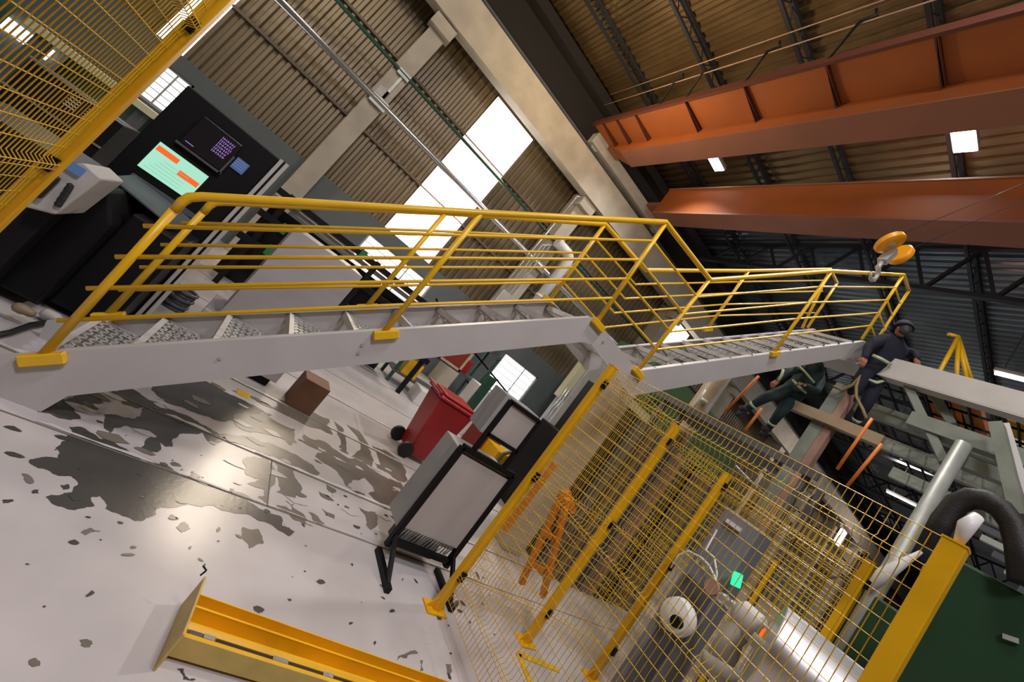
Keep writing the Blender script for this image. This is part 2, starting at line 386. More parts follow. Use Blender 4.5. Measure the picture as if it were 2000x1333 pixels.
for i, (a, b) in enumerate(SKY):
    m = MB(); m.box(a, b, WY+.05, WY+.07, 6.1 if i == 3 else 2.6, 7.35)
    if i == 3: m2 = MB(); m2.box(a, b, WY+.03, WY+.1, 2.6, 6.1); struct(m2.build('wall_north_lower', 'sheet'))
    o = m.build('window_%d' % (i+4), 'daylight'); struct(o)
    m = MB(); m.box(a, b, WY+.03, WY+.1, 7.35, 8.1); struct(m.build('wall_north_top', 'sheet'))
    m = MB()
    for z in (4.05, 5.9): m.box(a, b, WY-.02, WY+.04, z-.018, z+.018)
    m.build('window_bar', 'pinkrust', o)
for i, (x0,x1,z0,z1) in enumerate(WIN):
    m = MB(); m.box(x0,x1,WY+.1,WY+.12,z0,z1); o = struct(m.build('window_%d' % (i+1), 'daypane'))
    m = MB()
    m.box(x0,x0+.05,WY+.04,WY+.1,z0,z1); m.box(x1-.05,x1,WY+.04,WY+.1,z0,z1); m.box(x0,x1,WY+.04,WY+.1,z0,z0+.05); m.box(x0,x1,WY+.04,WY+.1,z1-.05,z1)
    xm = x0+(x1-x0)*.62; m.box(xm-.015,xm+.015,WY+.06,WY+.1,z0,z1)
    nz = 5
    for k in range(1, nz+1): z = z0+(z1-z0)*k/(nz+1); m.box(x0,x1,WY+.07,WY+.1,z-.009,z+.009)
    m.build('window_frame', 'offwhite', o)
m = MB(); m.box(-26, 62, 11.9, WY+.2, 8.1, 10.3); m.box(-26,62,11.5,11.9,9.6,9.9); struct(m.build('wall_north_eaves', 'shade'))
m = MB()
for z in (4.05, 5.9, 7.7):
    a = -26
    for s0, s1 in SKY: m.box(a, s0, WY-.04, WY+.03, z-.03, z+.03); a = s1
    m.box(a, 62, WY-.04, WY+.03, z-.03, z+.03)
struct(m.build('trim_1', 'girt'))
# concrete pilasters and crane-runway beam
for k, x in enumerate((-12.0, -6.2, -.42, 5.36, 11.2, 17, 23, 29, 35, 41)):
    m = MB(); m.box(x, x+.42, 11.3, WY, 0, 7.3); m.box(x-.08, x+.5, 11.1, 11.45, 6.8, 7.1)
    struct(m.build('trim_%d' % (k+10), 'concrete', bevel=.01))
m = MB(); m.box(-26, 62, 11.0, 11.38, 7.12, 8.04); struct(m.build('trim_2', 'concrete'))
m = MB(); m.box(-26, 62, 11.14, 11.20, 8.04, 8.16); m.box(-26, 62, 11.11, 11.23, 8.14, 8.2); struct(m.build('trim_3', 'darkgrey'))
# roof: 10% slope, corrugated along y, purlins along x
RS, RZ = .1, 10.05
def roofz(y): return RZ + (WY-y)*RS
rf = MB()
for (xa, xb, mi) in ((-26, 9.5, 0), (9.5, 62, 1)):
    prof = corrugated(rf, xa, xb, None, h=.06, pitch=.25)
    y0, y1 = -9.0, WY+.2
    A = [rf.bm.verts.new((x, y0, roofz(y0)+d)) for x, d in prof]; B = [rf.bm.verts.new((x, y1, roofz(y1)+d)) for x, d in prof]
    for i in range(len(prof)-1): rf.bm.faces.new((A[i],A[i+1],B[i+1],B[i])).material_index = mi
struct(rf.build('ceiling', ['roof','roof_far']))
for k, y in enumerate((10.25, 8.2, 6.16, 4.1, 2.05, 0., -2.05)):       # lattice purlins
    m = MB(); z = roofz(y)
    m.box(-10, 45, y-.05, y+.05, z-.09, z-.01); m.box(-10, 45, y-.04, y+.04, z-.37, z-.31)
    x = -10; up = 0
    while x < 24:
        m.bar((x, y, z-.35 if up else z-.05), (x+.3, y, z-.05 if up else z-.35), .02); x += .3; up = 1-up
    struct(m.build('trim_%d' % (k+30), 'truss'))
for k, x in enumerate((10.8, 17.5, 24, 31, 39)):                           # main lattice trusses along y
    m = MB()
    y0, y1 = -9, 11.6
    def zt(y): return roofz(y)-(.12 if k == 0 else .45)
    def zb(y): return 9.38 if k == 0 else 8.9+(WY-y)*.05
    m.bar((x,y0,zt(y0)), (x,y1,zt(y1)), .12); m.bar((x,y0,zb(y0)), (x,y1,zb(y1)), .12)
    n = 16
    for i in range(n):
        ya, yb_ = y0+(y1-y0)*i/n, y0+(y1-y0)*(i+1)/n; ym = (ya+yb_)/2
        m.bar((x,ya,zt(ya)), (x,ym,zb(ym)), .08); m.bar((x,ym,zb(ym)), (x,yb_,zt(yb_)), .08)
    struct(m.build('trim_%d' % (k+40), 'truss'))
m = MB(); m.box(61.8, 62, -12, 12, 0, 13); struct(m.build('wall_east', 'darkgrey'))
m = MB(); m.box(-26.2, -26, -12, 12, 0, 13); struct(m.build('wall_west', 'sheet'))
m = MB(); m.box(-26, 62, -12.2, -12, 0, 13); struct(m.build('wall_south', 'sheet'))
# horizontal rods and festoon under the roof, brackets of the girder
# ================================================================== bridge crane
t = thing('crane_girder', (4.75,4,8.2), 'orange crane girder with a ribbed walkway plate, nearest the golden roof sheets', 'crane girder')
GA, GB = -6.0, 10.0
m = MB(); m.box(4.76, 5.27, GA, GB, 8.2, 9.0); m.prism([(4.76,GB,8.2),(4.76,GB,9.0),(4.76,GB+.75,9.0),(4.76,GB+.75,8.5)], (.51,0,0)); m.build('web', 'orange', t)
m = MB(); m.box(4.74, 5.29, GA, GB, 8.185, 8.2); m.build('bottom_flange', 'orange_soffit', t)
m = MB(); m.box(3.98, 4.76, GA, 10.9, 8.56, 8.575); m.build('walkway_plate', 'orange', t)
m = MB(); m.box(3.95, 4.0, GA, 10.9, 8.5, 8.66); m.build('walkway_edge', 'rust_rib', t)
for y in (10.5,9.9,9.15,7.5,6.05,4.55,3.15,1.7,.3):
    m = MB(); m.box(4.0, 4.76, y-.035, y+.035, 8.548, 8.56); m.box(4.0, 4.76, y-.035, y-.025, 8.49, 8.56); m.prism([(4.0,y-.005,8.56),(4.0,y-.005,8.52),(4.755,y-.005,8.44),(4.755,y-.005,8.56)], (0,.01,0)); m.build('stiffener', 'rust_rib', t)
t2 = thing('crane_girder', (7.1,4,8.2), 'smooth rust-red crane girder just above the hanging hook block', 'crane girder')
m = MB(); m.box(7.08, 7.56, GA, 10.4, 8.2, 9.1); m.build('web', 'orange', t2)
m = MB(); m.box(7.04, 7.62, GA, 10.4, 8.14, 8.2); m.build('bottom_flange', 'orange_soffit', t2)
m = MB(); m.box(7.04, 7.62, GA, 10.4, 9.1, 9.14); m.build('top_flange', 'orange_soffit', t2)
t3 = thing('crane_end_carriage', (6,11.17,8.2), 'pale end carriage joining the crane girders on the runway rail', 'crane part')
m = MB(); m.box(4.3, 8.3, 10.98, 11.3, 8.27, 8.62); m.build('carriage_beam', 'offwhite', t3, bevel=.02)
for xa, xb, ya in ((4.8,5.23,10.76),(7.1,7.54,10.41)): m = MB(); m.box(xa,xb,ya,10.98,8.5,8.62); m.build('girder_seat', 'orange_soffit', t3)
for x in (4.55, 8.05):
    m = MB(); m.lathe([(.16,-.05),(.16,.05)], o=(x,11.17,8.36), axis='y'); m.build('wheel', 'galv', t3)
m = MB()
m.tube([(3.75,-5,8.95),(3.75,10.6,8.95)], .012, n=6); m.tube([(3.7,-5,9.3),(3.7,10.6,9.3)], .012, n=6)
o = m.build('festoon_rail', 'pinkrust'); tag(o, 'thin galvanised festoon rails running above the ribbed orange girder', 'rail')
for k, (ya, where) in enumerate(((8.3,'nearest the wall'),(7.5,'second from the wall'),(6.05,'third from the wall'),(4.55,'nearest the right edge'))):
    m = MB(); m.tube([(3.97,ya,8.6),(3.72,ya-.35,8.95),(3.74,ya-.55,9.02),(3.7,ya-.5,9.12)], .022, n=6); o = m.build('festoon_bracket', 'black')
    tag(o, 'bent dark bracket on the ribbed walkway edge, '+where, 'bracket', group='cable brackets on the ribbed walkway')

# hook block
hk = at(1738,474,y=2.95)
t = thing('crane_hook_block', hk, 'orange crane hook block with two round sheave covers hanging above the stair', 'crane hook')
dcam = (EYE-hk).normalized()
def disc(c, nrm, r, th, name, mt, parent):
    q = Vector((0,0,1)).rotation_difference(Vector(nrm).normalized()).to_matrix()
    m = MB(); m.lathe([(r*.9,-th),(r,-th*.6),(r,th*.6),(r*.9,th),(r*.35,th*1.15)], o=c, R=q, n=28); return m.build(name, mt, parent)
s1 = disc(hk, (.25,-.6,-.55), .19, .045, 'sheave_cover', 'hook_orange', t)
h2 = at(1758,498,y=2.95)
s2 = disc(h2, (.9,-.35,-.1), .17, .05, 'sheave_cover', 'hook_orange', t)
disc(hk+Vector((.25,-.6,-.55)).normalized()*.055, (.25,-.6,-.55), .045, .01, 'axle_cap', 'galv', s1)
m = MB(); k1 = at(1722,512,y=2.95); m.bar(at(1745,490,y=2.95), k1, .12, .1); m.build('crosshead', 'galv', t, bevel=.01)
m = MB(); k2 = at(1705,525,y=2.95); pts = [k1]
for i in range(9): 
    a = PI/2 - i*PI*1.35/8; pts.append(k1+Vector((math.cos(a)*.1, 0, -.2+math.sin(a)*.1)))
m.tube(pts, .03, rs=[.03]*5+[.032,.03,.026,.02,.012]); m.build('hook', 'galv', t)
m = MB()
m.tube([hk+Vector((0,0,.1)), Vector((6.1,1.0,9.2))], .005, n=5); m.build('hoist_rope', 'truss', t)
m = MB(); m.tube([h2+Vector((.05,0,.1)), Vector((6.3,1.0,9.2))], .005, n=5); m.build('hoist_rope', 'truss', t)
m = MB(); m.box(4.9,7.4,.6,1.5,9.15,9.4); m.lathe([(.2,-.4),(.2,.4)], o=(6.1,1.05,9.55), axis='x', n=18); o = m.build('hoist_trolley', 'darkgrey'); tag(o, 'dark hoist trolley riding across the two crane girders', 'hoist')

# ================================================================== ceiling floodlights
def flood(loc, label, r=.16):
    t = thing('ceiling_floodlight', loc, label, 'floodlight')
    x, y, z = loc
    m = MB(); m.box(-r*1.3,r*1.3,-r*.85,r*.85,0,.09, o=loc)
    for k in range(7): m.box(-r*1.1+k*r*.36,-r*1.1+k*r*.36+.015,-r*.7,r*.7,.09,.17, o=loc)
    m.build('housing', 'galv', t)
    m = MB(); m.box(-r*1.2,r*1.2,-r*.75,r*.75,-.02,0, o=loc); m.build('lens', 'lampglow', t)
    m = MB(); m.bar((x,y,z+.2),(x,y,roofz(y)-.05), .03); m.build('hanger', 'truss', t)
flood((6.77,8.9,9.75), 'small bright floodlight between the crane girders, nearer the wall', .2)
flood((7.17,3.77,10.25), 'large bright floodlight between the crane girders, farther from the wall', .22)
def tubelamp(px, py, x, L, label, zr=None):
    c = at(px, py, x=x); t = thing('tube_light', c, label, 'light')
    m = MB(); m.box(-.09,.09,-L/2,L/2,.0,.07, o=c); m.build('fixture_body', 'offwhite', t)
    m = MB(); m.tube([c+Vector((0,-L/2+.03,-.03)), c+Vector((0,L/2-.03,-.03))], .04, n=10); m.build('tube', 'tubeglow', t)
    m = MB()
    for s in (-1,1): m.tube([c+Vector((0,s*L*.35,.07)), Vector((c.x, c.y+s*L*.35, roofz(c.y+s*L*.35)+.03))], .01, n=5)
    m.build('hanger', 'truss', t)
tubelamp(1990,738, 12, .8, 'bright tube light at the right, beyond the raised platform')
tubelamp(1770,978, 24, 1.5, 'distant tube light above the fence, low at the far roof')
tubelamp(1718,860, 20, .5, 'small distant light between the steel column and the orange upright')
tubelamp(1584,641, 19, .5, 'small distant light glimpsed between the steps of the upper flight')
tubelamp(1898,541, 14, .3, 'faint unlit-looking fixture glinting on the dark roof')

# ================================================================== stair
NY, FY = 3.1, 3.9          # near and far stringer planes
stair = thing('steel_staircase', (0,NY,0), 'grey-white steel staircase in two flights with yellow tube handrails', 'staircase')
def stringer(y, t, name='stringer'):
    up = [(-.47,.22),(-.33,.335),(2.28,2.515),(2.36,2.53),(3.16,2.47),(6.75,5.38)]
    lo = [(6.95,5.28),(6.95,5.1),(6.68,5.04),(3.28,2.22),(3.2,2.24),(2.46,2.33),(2.38,2.30),(.05,.33),(-.18,.13),(-.22,.0),(-.55,.0),(-.58,.12)]
    m = MB(); m.prism([(x,y-t/2,z) for x,z in up+lo], (0,t,0))
    fl = .055 if y < 3.5 else -.055
    for (xa,za),(xb,zb_) in zip(up[1:], up[2:]):
        m.bar((xa,y+fl/2,za-.006),(xb,y+fl/2,zb_-.006), abs(fl), .012)
    return m.build(name, 'stair', stair)
s = stringer(NY, .014); stringer(FY, .014)
m = MB()
for px in ((700,690),(707,675),(1178,668),(1246,732),(1238,741),(430,700)):
    c = at(*px, y=NY-.007); m.lathe([(.012,-.008),(.012,.004)], o=c, axis='y', n=8)
m.build('bolt', 'galv', stair)
# treads: perforated plates with a folded pale edge
def tread(x, z, depth=.25, GW=.014):
    m = MB(); y0, y1 = NY+.012, FY-.012
    m.box(x, x+.035, y0, y1, z-.05, z); m.box(x+depth-.012, x+depth, y0, y1, z-.04, z)
    m.box(x, x+depth, y0, y0+.012, z-.045, z); m.box(x, x+depth, y1-.012, y1, z-.045, z)
    o = m.build('tread', 'stair', stair)
    # expanded-metal infill: diamond lattice
    g = MB(); xa, xb = x+.035, x+depth-.012; py = .085; n = int((y1-y0)/py); py = (y1-y0)/n; nx = 5; dx = (xb-xa)/nx
    for i in range(nx):
        for j in range(n):
            yy = y0+j*py + (py/2 if i % 2 else 0)
            if yy+py > y1: continue
            g.bar((xa+i*dx, yy, z-.006), (xa+(i+1)*dx, yy+py/2, z-.006), GW, .004)
            g.bar((xa+(i+1)*dx, yy+py/2, z-.006), (xa+i*dx, yy+py, z-.006), GW, .004)
    g.build('tread_grating', 'tread', o)
T1 = [(-.40,.29),(-.13,.49),(.15,.735),(.46,.985),(.77,1.235),(1.08,1.49),(1.38,1.745),(1.69,2.02),(2.0,2.26)]
for x, z in T1: tread(x, z)
for i in range(11): tread(3.36+i*.312, 2.64+i*.255, .24, .006)
m = MB(); z = 2.47; y0, y1 = NY+.012, FY-.012; m.box(2.3,3.15,y0,y0+.02,z-.05,z); m.box(2.3,3.15,y1-.02,y1,z-.05,z); m.box(2.3,2.34,y0,y1,z-.05,z); m.box(3.11,3.15,y0,y1,z-.05,z)
for i in range(1,22): xx = 2.34+i*.035; m.box(xx-.003,xx+.003,y0,y1,z-.03,z)
for i in range(1,9): yy = y0+i*.085; m.box(2.34,3.11,yy-.003,yy+.003,z-.03,z)
m.build('landing_grating', 'tread', stair)
# handrails
def off(path, dz): return [Vector((p[0], p[1], p[2]-dz)) for p in path]
def handrail(y, posts, top, rails, plates, endx=None):
    h = bpy.data.objects.new('handrail', None); COL.objects.link(h); h.location = (posts[0][0], y, posts[0][1]); h.parent = stair
    h.matrix_parent_inverse = Matrix.Translation(-stair.location); h.empty_display_size = .1
    def sub(mb, name, mt):
        o = mb.build(name, mt); o.parent = h; o.matrix_parent_inverse = Matrix.Translation(-h.location); return o
    for x, z0, xt, z1 in posts:
        m = MB(); m.tube([(x,y,z0),(xt,y,z1)], .0225, n=12); sub(m, 'post', 'yellow_rail')
    m = MB(); m.tube(top, .0255, n=12); sub(m, 'top_rail', 'yellow_rail')
    for r in rails:
        m = MB(); m.tube(r, .0125, n=8); sub(m, 'mid_rail', 'yellow_rail')
    for x, z, a in plates:
        m = MB(); m.box(-.085,.085,-.035,.02,-.05,.012, R=rot('Y',-a), o=(x,y-.002 if y < 3.5 else y+.01,z)); sub(m, 'clamp_plate', 'yellow_rail').modifiers.new('b','BEVEL').width = .006
A1, A2 = math.atan2(2.2,2.62), math.atan2(2.9,3.55)
ny = NY-.012
topN = [(-.395,1.26),(-.398,1.32),(-.388,1.362),(-.35,1.405),(.895,2.47),(2.29,3.68),(3.22,3.73),(4.95,5.30),(6.60,6.60),(7.02,6.62)]
tp = [Vector((x,ny,z)) for x, z in topN]
def par(b, dz, endx):   # mid rails follow the flights, shifted down
    return b
rN = []
for k in range(1,5):
    f = k/5
    # bottoms of the rail line along the stringer, top line above: interpolate
    base = [(-.375,.30),(.905,1.385),(2.33,2.55),(3.18,2.53),(4.93,3.94),(6.61,5.34)]
    topl = [(-.40,1.36),(.895,2.47),(2.29,3.68),(3.22,3.73),(4.95,5.30),(6.60,6.60)]
    pts = [(bx+(tx-bx)*(1-f), bz+(tz-bz)*(1-f)) for (bx,bz),(tx,tz) in zip(base,topl)]
    pts = [(pts[0][0]-.05, pts[0][1]-.045)]+pts[1:]
    rN.append([Vector((x,ny+.0,z)) for x, z in pts])
handrail(ny, [(-.375,.27,-.40,1.33),(.905,1.36,.895,2.46),(2.36,2.5,2.30,3.66),(3.15,2.5,3.21,3.72),(4.92,3.92,4.95,5.29),(6.61,5.33,6.59,6.59)], tp, rN,
    [(-.375,.28,A1),(.915,1.365,A1),(2.38,2.525,-.06),(3.16,2.47,-.1),(4.92,3.92,A2)])
m = MB(); m.tube([(7.02,ny,5.3),(7.02,ny,6.62)], .0225, n=12)
o = m.build('end_post', 'yellow_rail', stair)
for k in range(1,5): m = MB(); m.tube([(6.6,ny,5.34+k*.25),(7.02,ny,5.34+k*.25)], .0125, n=8); m.build('end_rail', 'yellow_rail', stair)
fy = FY+.012
topF = [(-.378,1.24),(-.38,1.30),(-.368,1.345),(-.33,1.385),(.885,2.44),(2.26,3.58),(3.1,3.62),(4.60,4.87),(6.21,6.25),(6.6,6.27)]
rF = []
for k in range(1,5):
    f = k/5
    base = [(-.373,.338),(.892,1.381),(2.30,2.577),(3.12,2.53),(4.60,3.837),(6.63,5.40)]
    topl = [(-.38,1.345),(.885,2.44),(2.26,3.58),(3.1,3.62),(4.60,4.87),(6.21,6.25)]
    pts = [(bx+(tx-bx)*(1-f), bz+(tz-bz)*(1-f)) for (bx,bz),(tx,tz) in zip(base,topl)]
    pts = [(pts[0][0]-.05, pts[0][1]-.045)]+pts[1:]
    rF.append([Vector((x,fy,z)) for x, z in pts])
handrail(fy, [(-.373,.32,-.38,1.32),(.892,1.36,.885,2.43),(2.30,2.5,2.26,3.57),(4.60,3.82,4.60,4.86),(6.5,5.2,6.22,6.24)], [Vector((x,fy,z)) for x, z in topF], rF,
    [(-.373,.32,A1),(.892,1.37,A1),(2.30,2.53,-.06),(4.6,3.83,A2)])
m = MB(); m.tube([(6.62,fy,5.3),(6.6,fy,6.27)], .0225, n=12); m.build('end_post', 'yellow_rail', stair)

# concrete column under the upper flight
m = MB(); m.box(3.77,4.07,3.75,4.05,0,2.62); o = m.build('concrete_column', 'concrete', bevel=.015)
tag(o, 'square beige concrete column under the upper flight, seen through the mesh', 'column')

# ================================================================== yellow safety fence
def fence_post(x, y, label, top=2.2, w=.06, clips=True):
    t = thing('fence_post', (x,y,0), label, 'fence post')
    m = MB(); m.box(x-w/2,x+w/2,y-w/2,y+w/2,.01,top); m.build('upright', 'yellow', t, bevel=.004)
    m = MB(); m.box(x-.09,x+.09,y-.07,y+.07,0,.012)
    for sx in (-1,1): m.prism([(x+sx*w/2,y-.004,.012),(x+sx*.085,y-.004,.012),(x+sx*w/2,y-.004,.09)], (0,.008,0))
    m.build('base_plate', 'yellow', t)
    m = MB(); m.box(x-w/2-.002,x+w/2+.002,y-w/2-.002,y+w/2+.002,top,top+.008); m.build('cap', 'yellow', t)
    for z in ((.30, 1.175, 2.045) if clips else ()):
        m = MB(); m.box(x-.02,x+.02,y-w/2-.02,y-w/2,z-.035,z+.035); m.build('panel_clip', 'black', t)
    return t
CR = (2.057, 1.177, .30)
def fence_panel(a, b, label, nrm, zt=2.205, zb=.13, pv=.034, ph=.078, rw=.0021, group=None):
    a, b = Vector(a), Vector(b); d = (b-a); L = d.length; d.normalize(); nrm = Vector(nrm)
    m = MB()
    # vertical wires with a fold at each crimp
    zs = [(zt,0)]
    for c in CR: zs += [(c+.03,0),(c+.012,1),(c-.012,1),(c-.03,0)]
    zs.append((zb,0))
    n = int(L/pv)
    for i in range(n+1):
        p = a+d*(i*L/n)
        m.tube([Vector((p.x,p.y,z))+nrm*(.028*k) for z, k in zs], rw, n=3, caps=False)
    zz = []; edges = [zt]+[v for c in CR for v in (c+.012, c-.012)]+[zb]
    for i in range(0, len(edges), 2):
        h, l = edges[i], edges[i+1]; k = max(1, round((h-l)/ph))
        zz += [(h-(h-l)*j/k, 0) for j in range(k+1) if (j > 0 or i == 0) and (j < k or i == len(edges)-2)]
    for c in CR: zz += [(c+.012,1),(c-.012,1)]
    for z, k in zz:
        o = Vector((0,0,z))+nrm*(.028*k)
        m.tube([a+o, b+o], rw*1.1, n=3, caps=False)
    ob = m.build('wire_fence', 'yellow_wire'); tag(ob, label, 'fence panel', group)
    return ob
Ax, Ay = 2.298, 2.488
fence_post(Ax, Ay, 'yellow fence corner post in front of the black-framed screen')
fence_post(3.25, 2.41, 'yellow fence post behind the mesh, next right of the corner post')
fence_post(4.0, 2.2, 'yellow fence post rising between the dark machine frames and the grey cabinet', top=2.16)
fence_post(Ax+.0, .40, 'large yellow fence post at the lower right edge in front of green machine', w=.075, clips=False)
fence_panel((Ax,Ay-.04,0), (Ax,.44,0), 'near yellow wire mesh panel running from corner post to the large right post', (-1,0,0))
fence_panel((Ax+.04,Ay,0), (3.21,2.41,0), 'yellow wire mesh panel between the corner post and the next post behind', (0,-1,0), pv=.036)
fence_panel((3.29,2.41,0), (3.97,2.21,0), 'yellow wire mesh panel between the second and third posts of the cage', (0,-1,0), pv=.036, zt=2.16)
fence_panel((4.05,2.16,0), (4.2,1.1,0), 'far yellow wire mesh panel across the cage behind the aluminium roll', (-1,0,0), pv=.04, rw=.0025, ph=.078, zt=2.18)
fence_post(4.2, 1.06, 'thick yellow post on the far side of the cage beside the grey pipe', top=2.2, w=.07)
fence_post(4.95, 1.85, 'thin orange-yellow post in the middle of the far mesh', top=1.8, w=.035)
fence_panel((4.98,3.3,0), (4.98,1.3,0), 'second far layer of yellow mesh at the back of the cage', (-1,0,0), pv=.05, rw=.0032, ph=.09, zt=2.35)
# left foreground panel
fence_post(-.78, 2.84, 'yellow fence post crossing the upper left corner beside black machine', w=.062, top=2.6)
fence_panel((-.78,2.80,0), (-.78,.85,0), 'yellow wire mesh panel filling the upper left corner', (1,0,0), zt=2.55, rw=.0026)

# ================================================================== yellow channel post lying on the floor
t = thing('lying_channel_post', (.7,1.85,0), 'yellow steel channel post with square base plate lying on the floor', 'steel post')
d0 = Vector((.988,-.155,0)).normalized()        # its run over the floor
nv = Vector((-d0.y, d0.x, 0))
org = Vector((.672,1.792,0))
def lp(u, v, z): return org + d0*u + nv*v + Vector((0,0,z))
Lb = 3.0
def rail_prof(m, prof, mi=0):
    m.prism([lp(-.006, v, z) for v, z in prof], d0*Lb, mi)
m = MB(); rail_prof(m, [(0,.02),(.004,.02),(.004,.105),(0,.105)])
m.build('near_flange', 'pale_yellow', t)
m = MB(); rail_prof(m, [(.004,.099),(.02,.099),(.02,.105),(.004,.105)]); rail_prof(m, [(.016,.03),(.02,.03),(.02,.099),(.016,.099)])
rail_prof(m, [(.004,.02),(.224,.02),(.224,.03),(.004,.03)])
rail_prof(m, [(.046,.03),(.05,.03),(.05,.099),(.046,.099)]); rail_prof(m, [(.046,.099),(.06,.108),(.072,.108),(.076,.099),(.07,.094),(.05,.094)])
rail_prof(m, [(.072,.03),(.076,.03),(.076,.1),(.072,.1)])
rail_prof(m, [(.155,.03),(.159,.03),(.159,.1),(.155,.1)]); rail_prof(m, [(.153,.1),(.163,.1),(.163,.104),(.153,.104)])
rail_prof(m, [(.220,.03),(.225,.03),(.225,.105),(.220,.105)])
m.build('channel', 'yellow', t)
m = MB(); q = lp(.14,.033,.092); m.bar(q, q+d0*2.4, .02, .012); m.build('slot_strip', 'rubber', t)
m = MB(); q = lp(.03,.033,.085); m.bar(q, q+d0*.05, .026, .03); m.build('slot_end', 'darkgrey', t)
m = MB()
for u, l in ((.085,.045),(.38,.07),(.62,.05)): m = MB(); q = lp(u,.033,.101); m.bar(q, q+d0*l, .022, .008); m.build('slot_clip', 'alu', t)
m = MB()
for u,v in ((.36,.10),(.40,.115),(.47,.105),(.50,.12)): m.lathe([(.012,0),(.014,.01),(.008,.03)], o=lp(u,v,.031), n=8)
m.build('bolt', 'black', t)
pb = [Vector((.660,1.739,0)), Vector((.692,2.063,0)), Vector((.692,2.063,.147)), Vector((.660,1.739,.159))]
m = MB(); m.prism(pb, Vector((.01,0,0))); m.build('base_plate', 'pale_yellow', t, bevel=.002)
m = MB(); q = Vector((.673,2.06,.147)); m.tube([q, q+Vector((.01,.012,.02)), q+Vector((-.012,.02,.03))], .004, n=6); m.tube([q, q+Vector((.01,.005,.02))], .0025, n=6); m.build('tie_wire', 'black', t)

# ================================================================== black-framed screen with box behind
t = thing('framed_screen', (2.2,2.85,0), 'black-framed white screen on splayed feet behind the corner fence post', 'screen')
XL, XR, YS = 1.88, 2.46, 2.86
m = MB()
for x in (XL, XR): m.box(x-.022,x+.022,YS-.022,YS+.022,.1,1.0)
m.box(XL,XR,YS-.022,YS+.022,.98,1.025); m.box(XL,XR,YS-.022,YS+.022,.13,.17)
m.build('lower_frame', 'black', t)
for x in (XL, XR):
    m = MB(); m.box(x-.02,x+.02,2.5,2.92,0,.04); m.bar((x,2.56,.03),(x,2.84,.2), .028); m.build('foot', 'black', t)
m = MB(); m.box(XL+.02,XR-.02,YS-.005,YS+.005,.27,.95); m.build('board', 'board', t)
m = MB()
for i in range(18):
    x = XL+.05+i*.028; m.bar((x,YS-.01,.28),(x+.01*math.sin(i*1.3),YS+.03,.17), .012, .004)
m.build('brush_strip', 'galv', t)
m = MB()
X2, X3 = 1.98, 2.33
for x in (X2, X3): m.box(x-.018,x+.018,YS-.018,YS+.018,1.02,1.5)
m.box(X2,X3,YS-.018,YS+.018,1.475,1.51); m.box(X2,X3,YS-.018,YS+.018,1.17,1.2)
m.build('upper_frame', 'black', t)
m = MB(); m.box(X2+.018,X3-.018,YS-.004,YS+.004,1.2,1.475); m.build('upper_board', 'board', t)
m = MB(); m.box(XL-.0,XR,YS+.03,3.2,.22,.97); m.build('lower_box', 'boardside', t, bevel=.004)
m = MB(); m.box(X2-.05,X3,YS+.022,3.12,1.16,1.52); m.build('upper_box', 'boardside', t, bevel=.004)
m = MB(); m.box(XL+.1,XR-.1,2.95,3.12,.06,.22); m.build('base_box', 'darkgrey', t)

# ================================================================== red wheeled bin, carton, cabinet
t = thing('wheeled_bin', (2.85,5.25,0), 'red plastic wheeled bin with black wheels standing on the floor', 'bin')
m = MB(); lo = [(2.68,5.02),(3.06,5.02),(3.06,5.42),(2.68,5.42)]; hi = [(2.58,4.98),(3.14,4.98),(3.14,5.5),(2.58,5.5)]
vs = [m.bm.verts.new((x,y,.05)) for x,y in lo]+[m.bm.verts.new((x,y,.86)) for x,y in hi]
for f in ((3,2,1,0),(4,5,6,7),(0,1,5,4),(1,2,6,5),(2,3,7,6),(3,0,4,7)): m.bm.faces.new([vs[i] for i in f])
m.build('body', 'red', t, bevel=.03)
m = MB(); m.box(2.54,3.2,4.95,5.53,.86,.90); m.box(2.62,3.12,5.0,5.48,.9,.94); m.build('lid', 'red', t, bevel=.02)
m = MB(); m.tube([(2.56,5.0,.9),(2.5,5.0,.93),(2.5,5.48,.93),(2.56,5.48,.9)], .014, n=8); m.build('handle', 'red', t)
for y in (4.98, 5.44):
    m = MB(); m.lathe([(.06,-.03),(.1,-.025),(.1,.025),(.06,.03)], o=(2.62,y,.1), axis='y'); m.build('wheel', 'rubber', t)
c = at(596,800,z=0)
m = MB(); m.box(1.1,1.38,4.8,5.1,0,.33); o = m.build('carton', 'carton', bevel=.006); tag(o, 'brown cardboard carton on the floor under the stair', 'carton')
t = thing('grey_cabinet', (.5,5.3,0), 'large pale grey cabinet behind the lower flight of the stair', 'cabinet')
m = MB(); m.box(.13,.9,4.97,5.7,.42,1.5); m.build('upper_body', 'cabinet', t, bevel=.006)
m = MB(); m.box(.02,.93,4.95,5.7,.09,.40); m.build('lower_body', 'cabinet', t, bevel=.006)
m = MB(); m.box(.06,.88,5.0,5.66,0,.09); m.build('plinth', 'black', t)

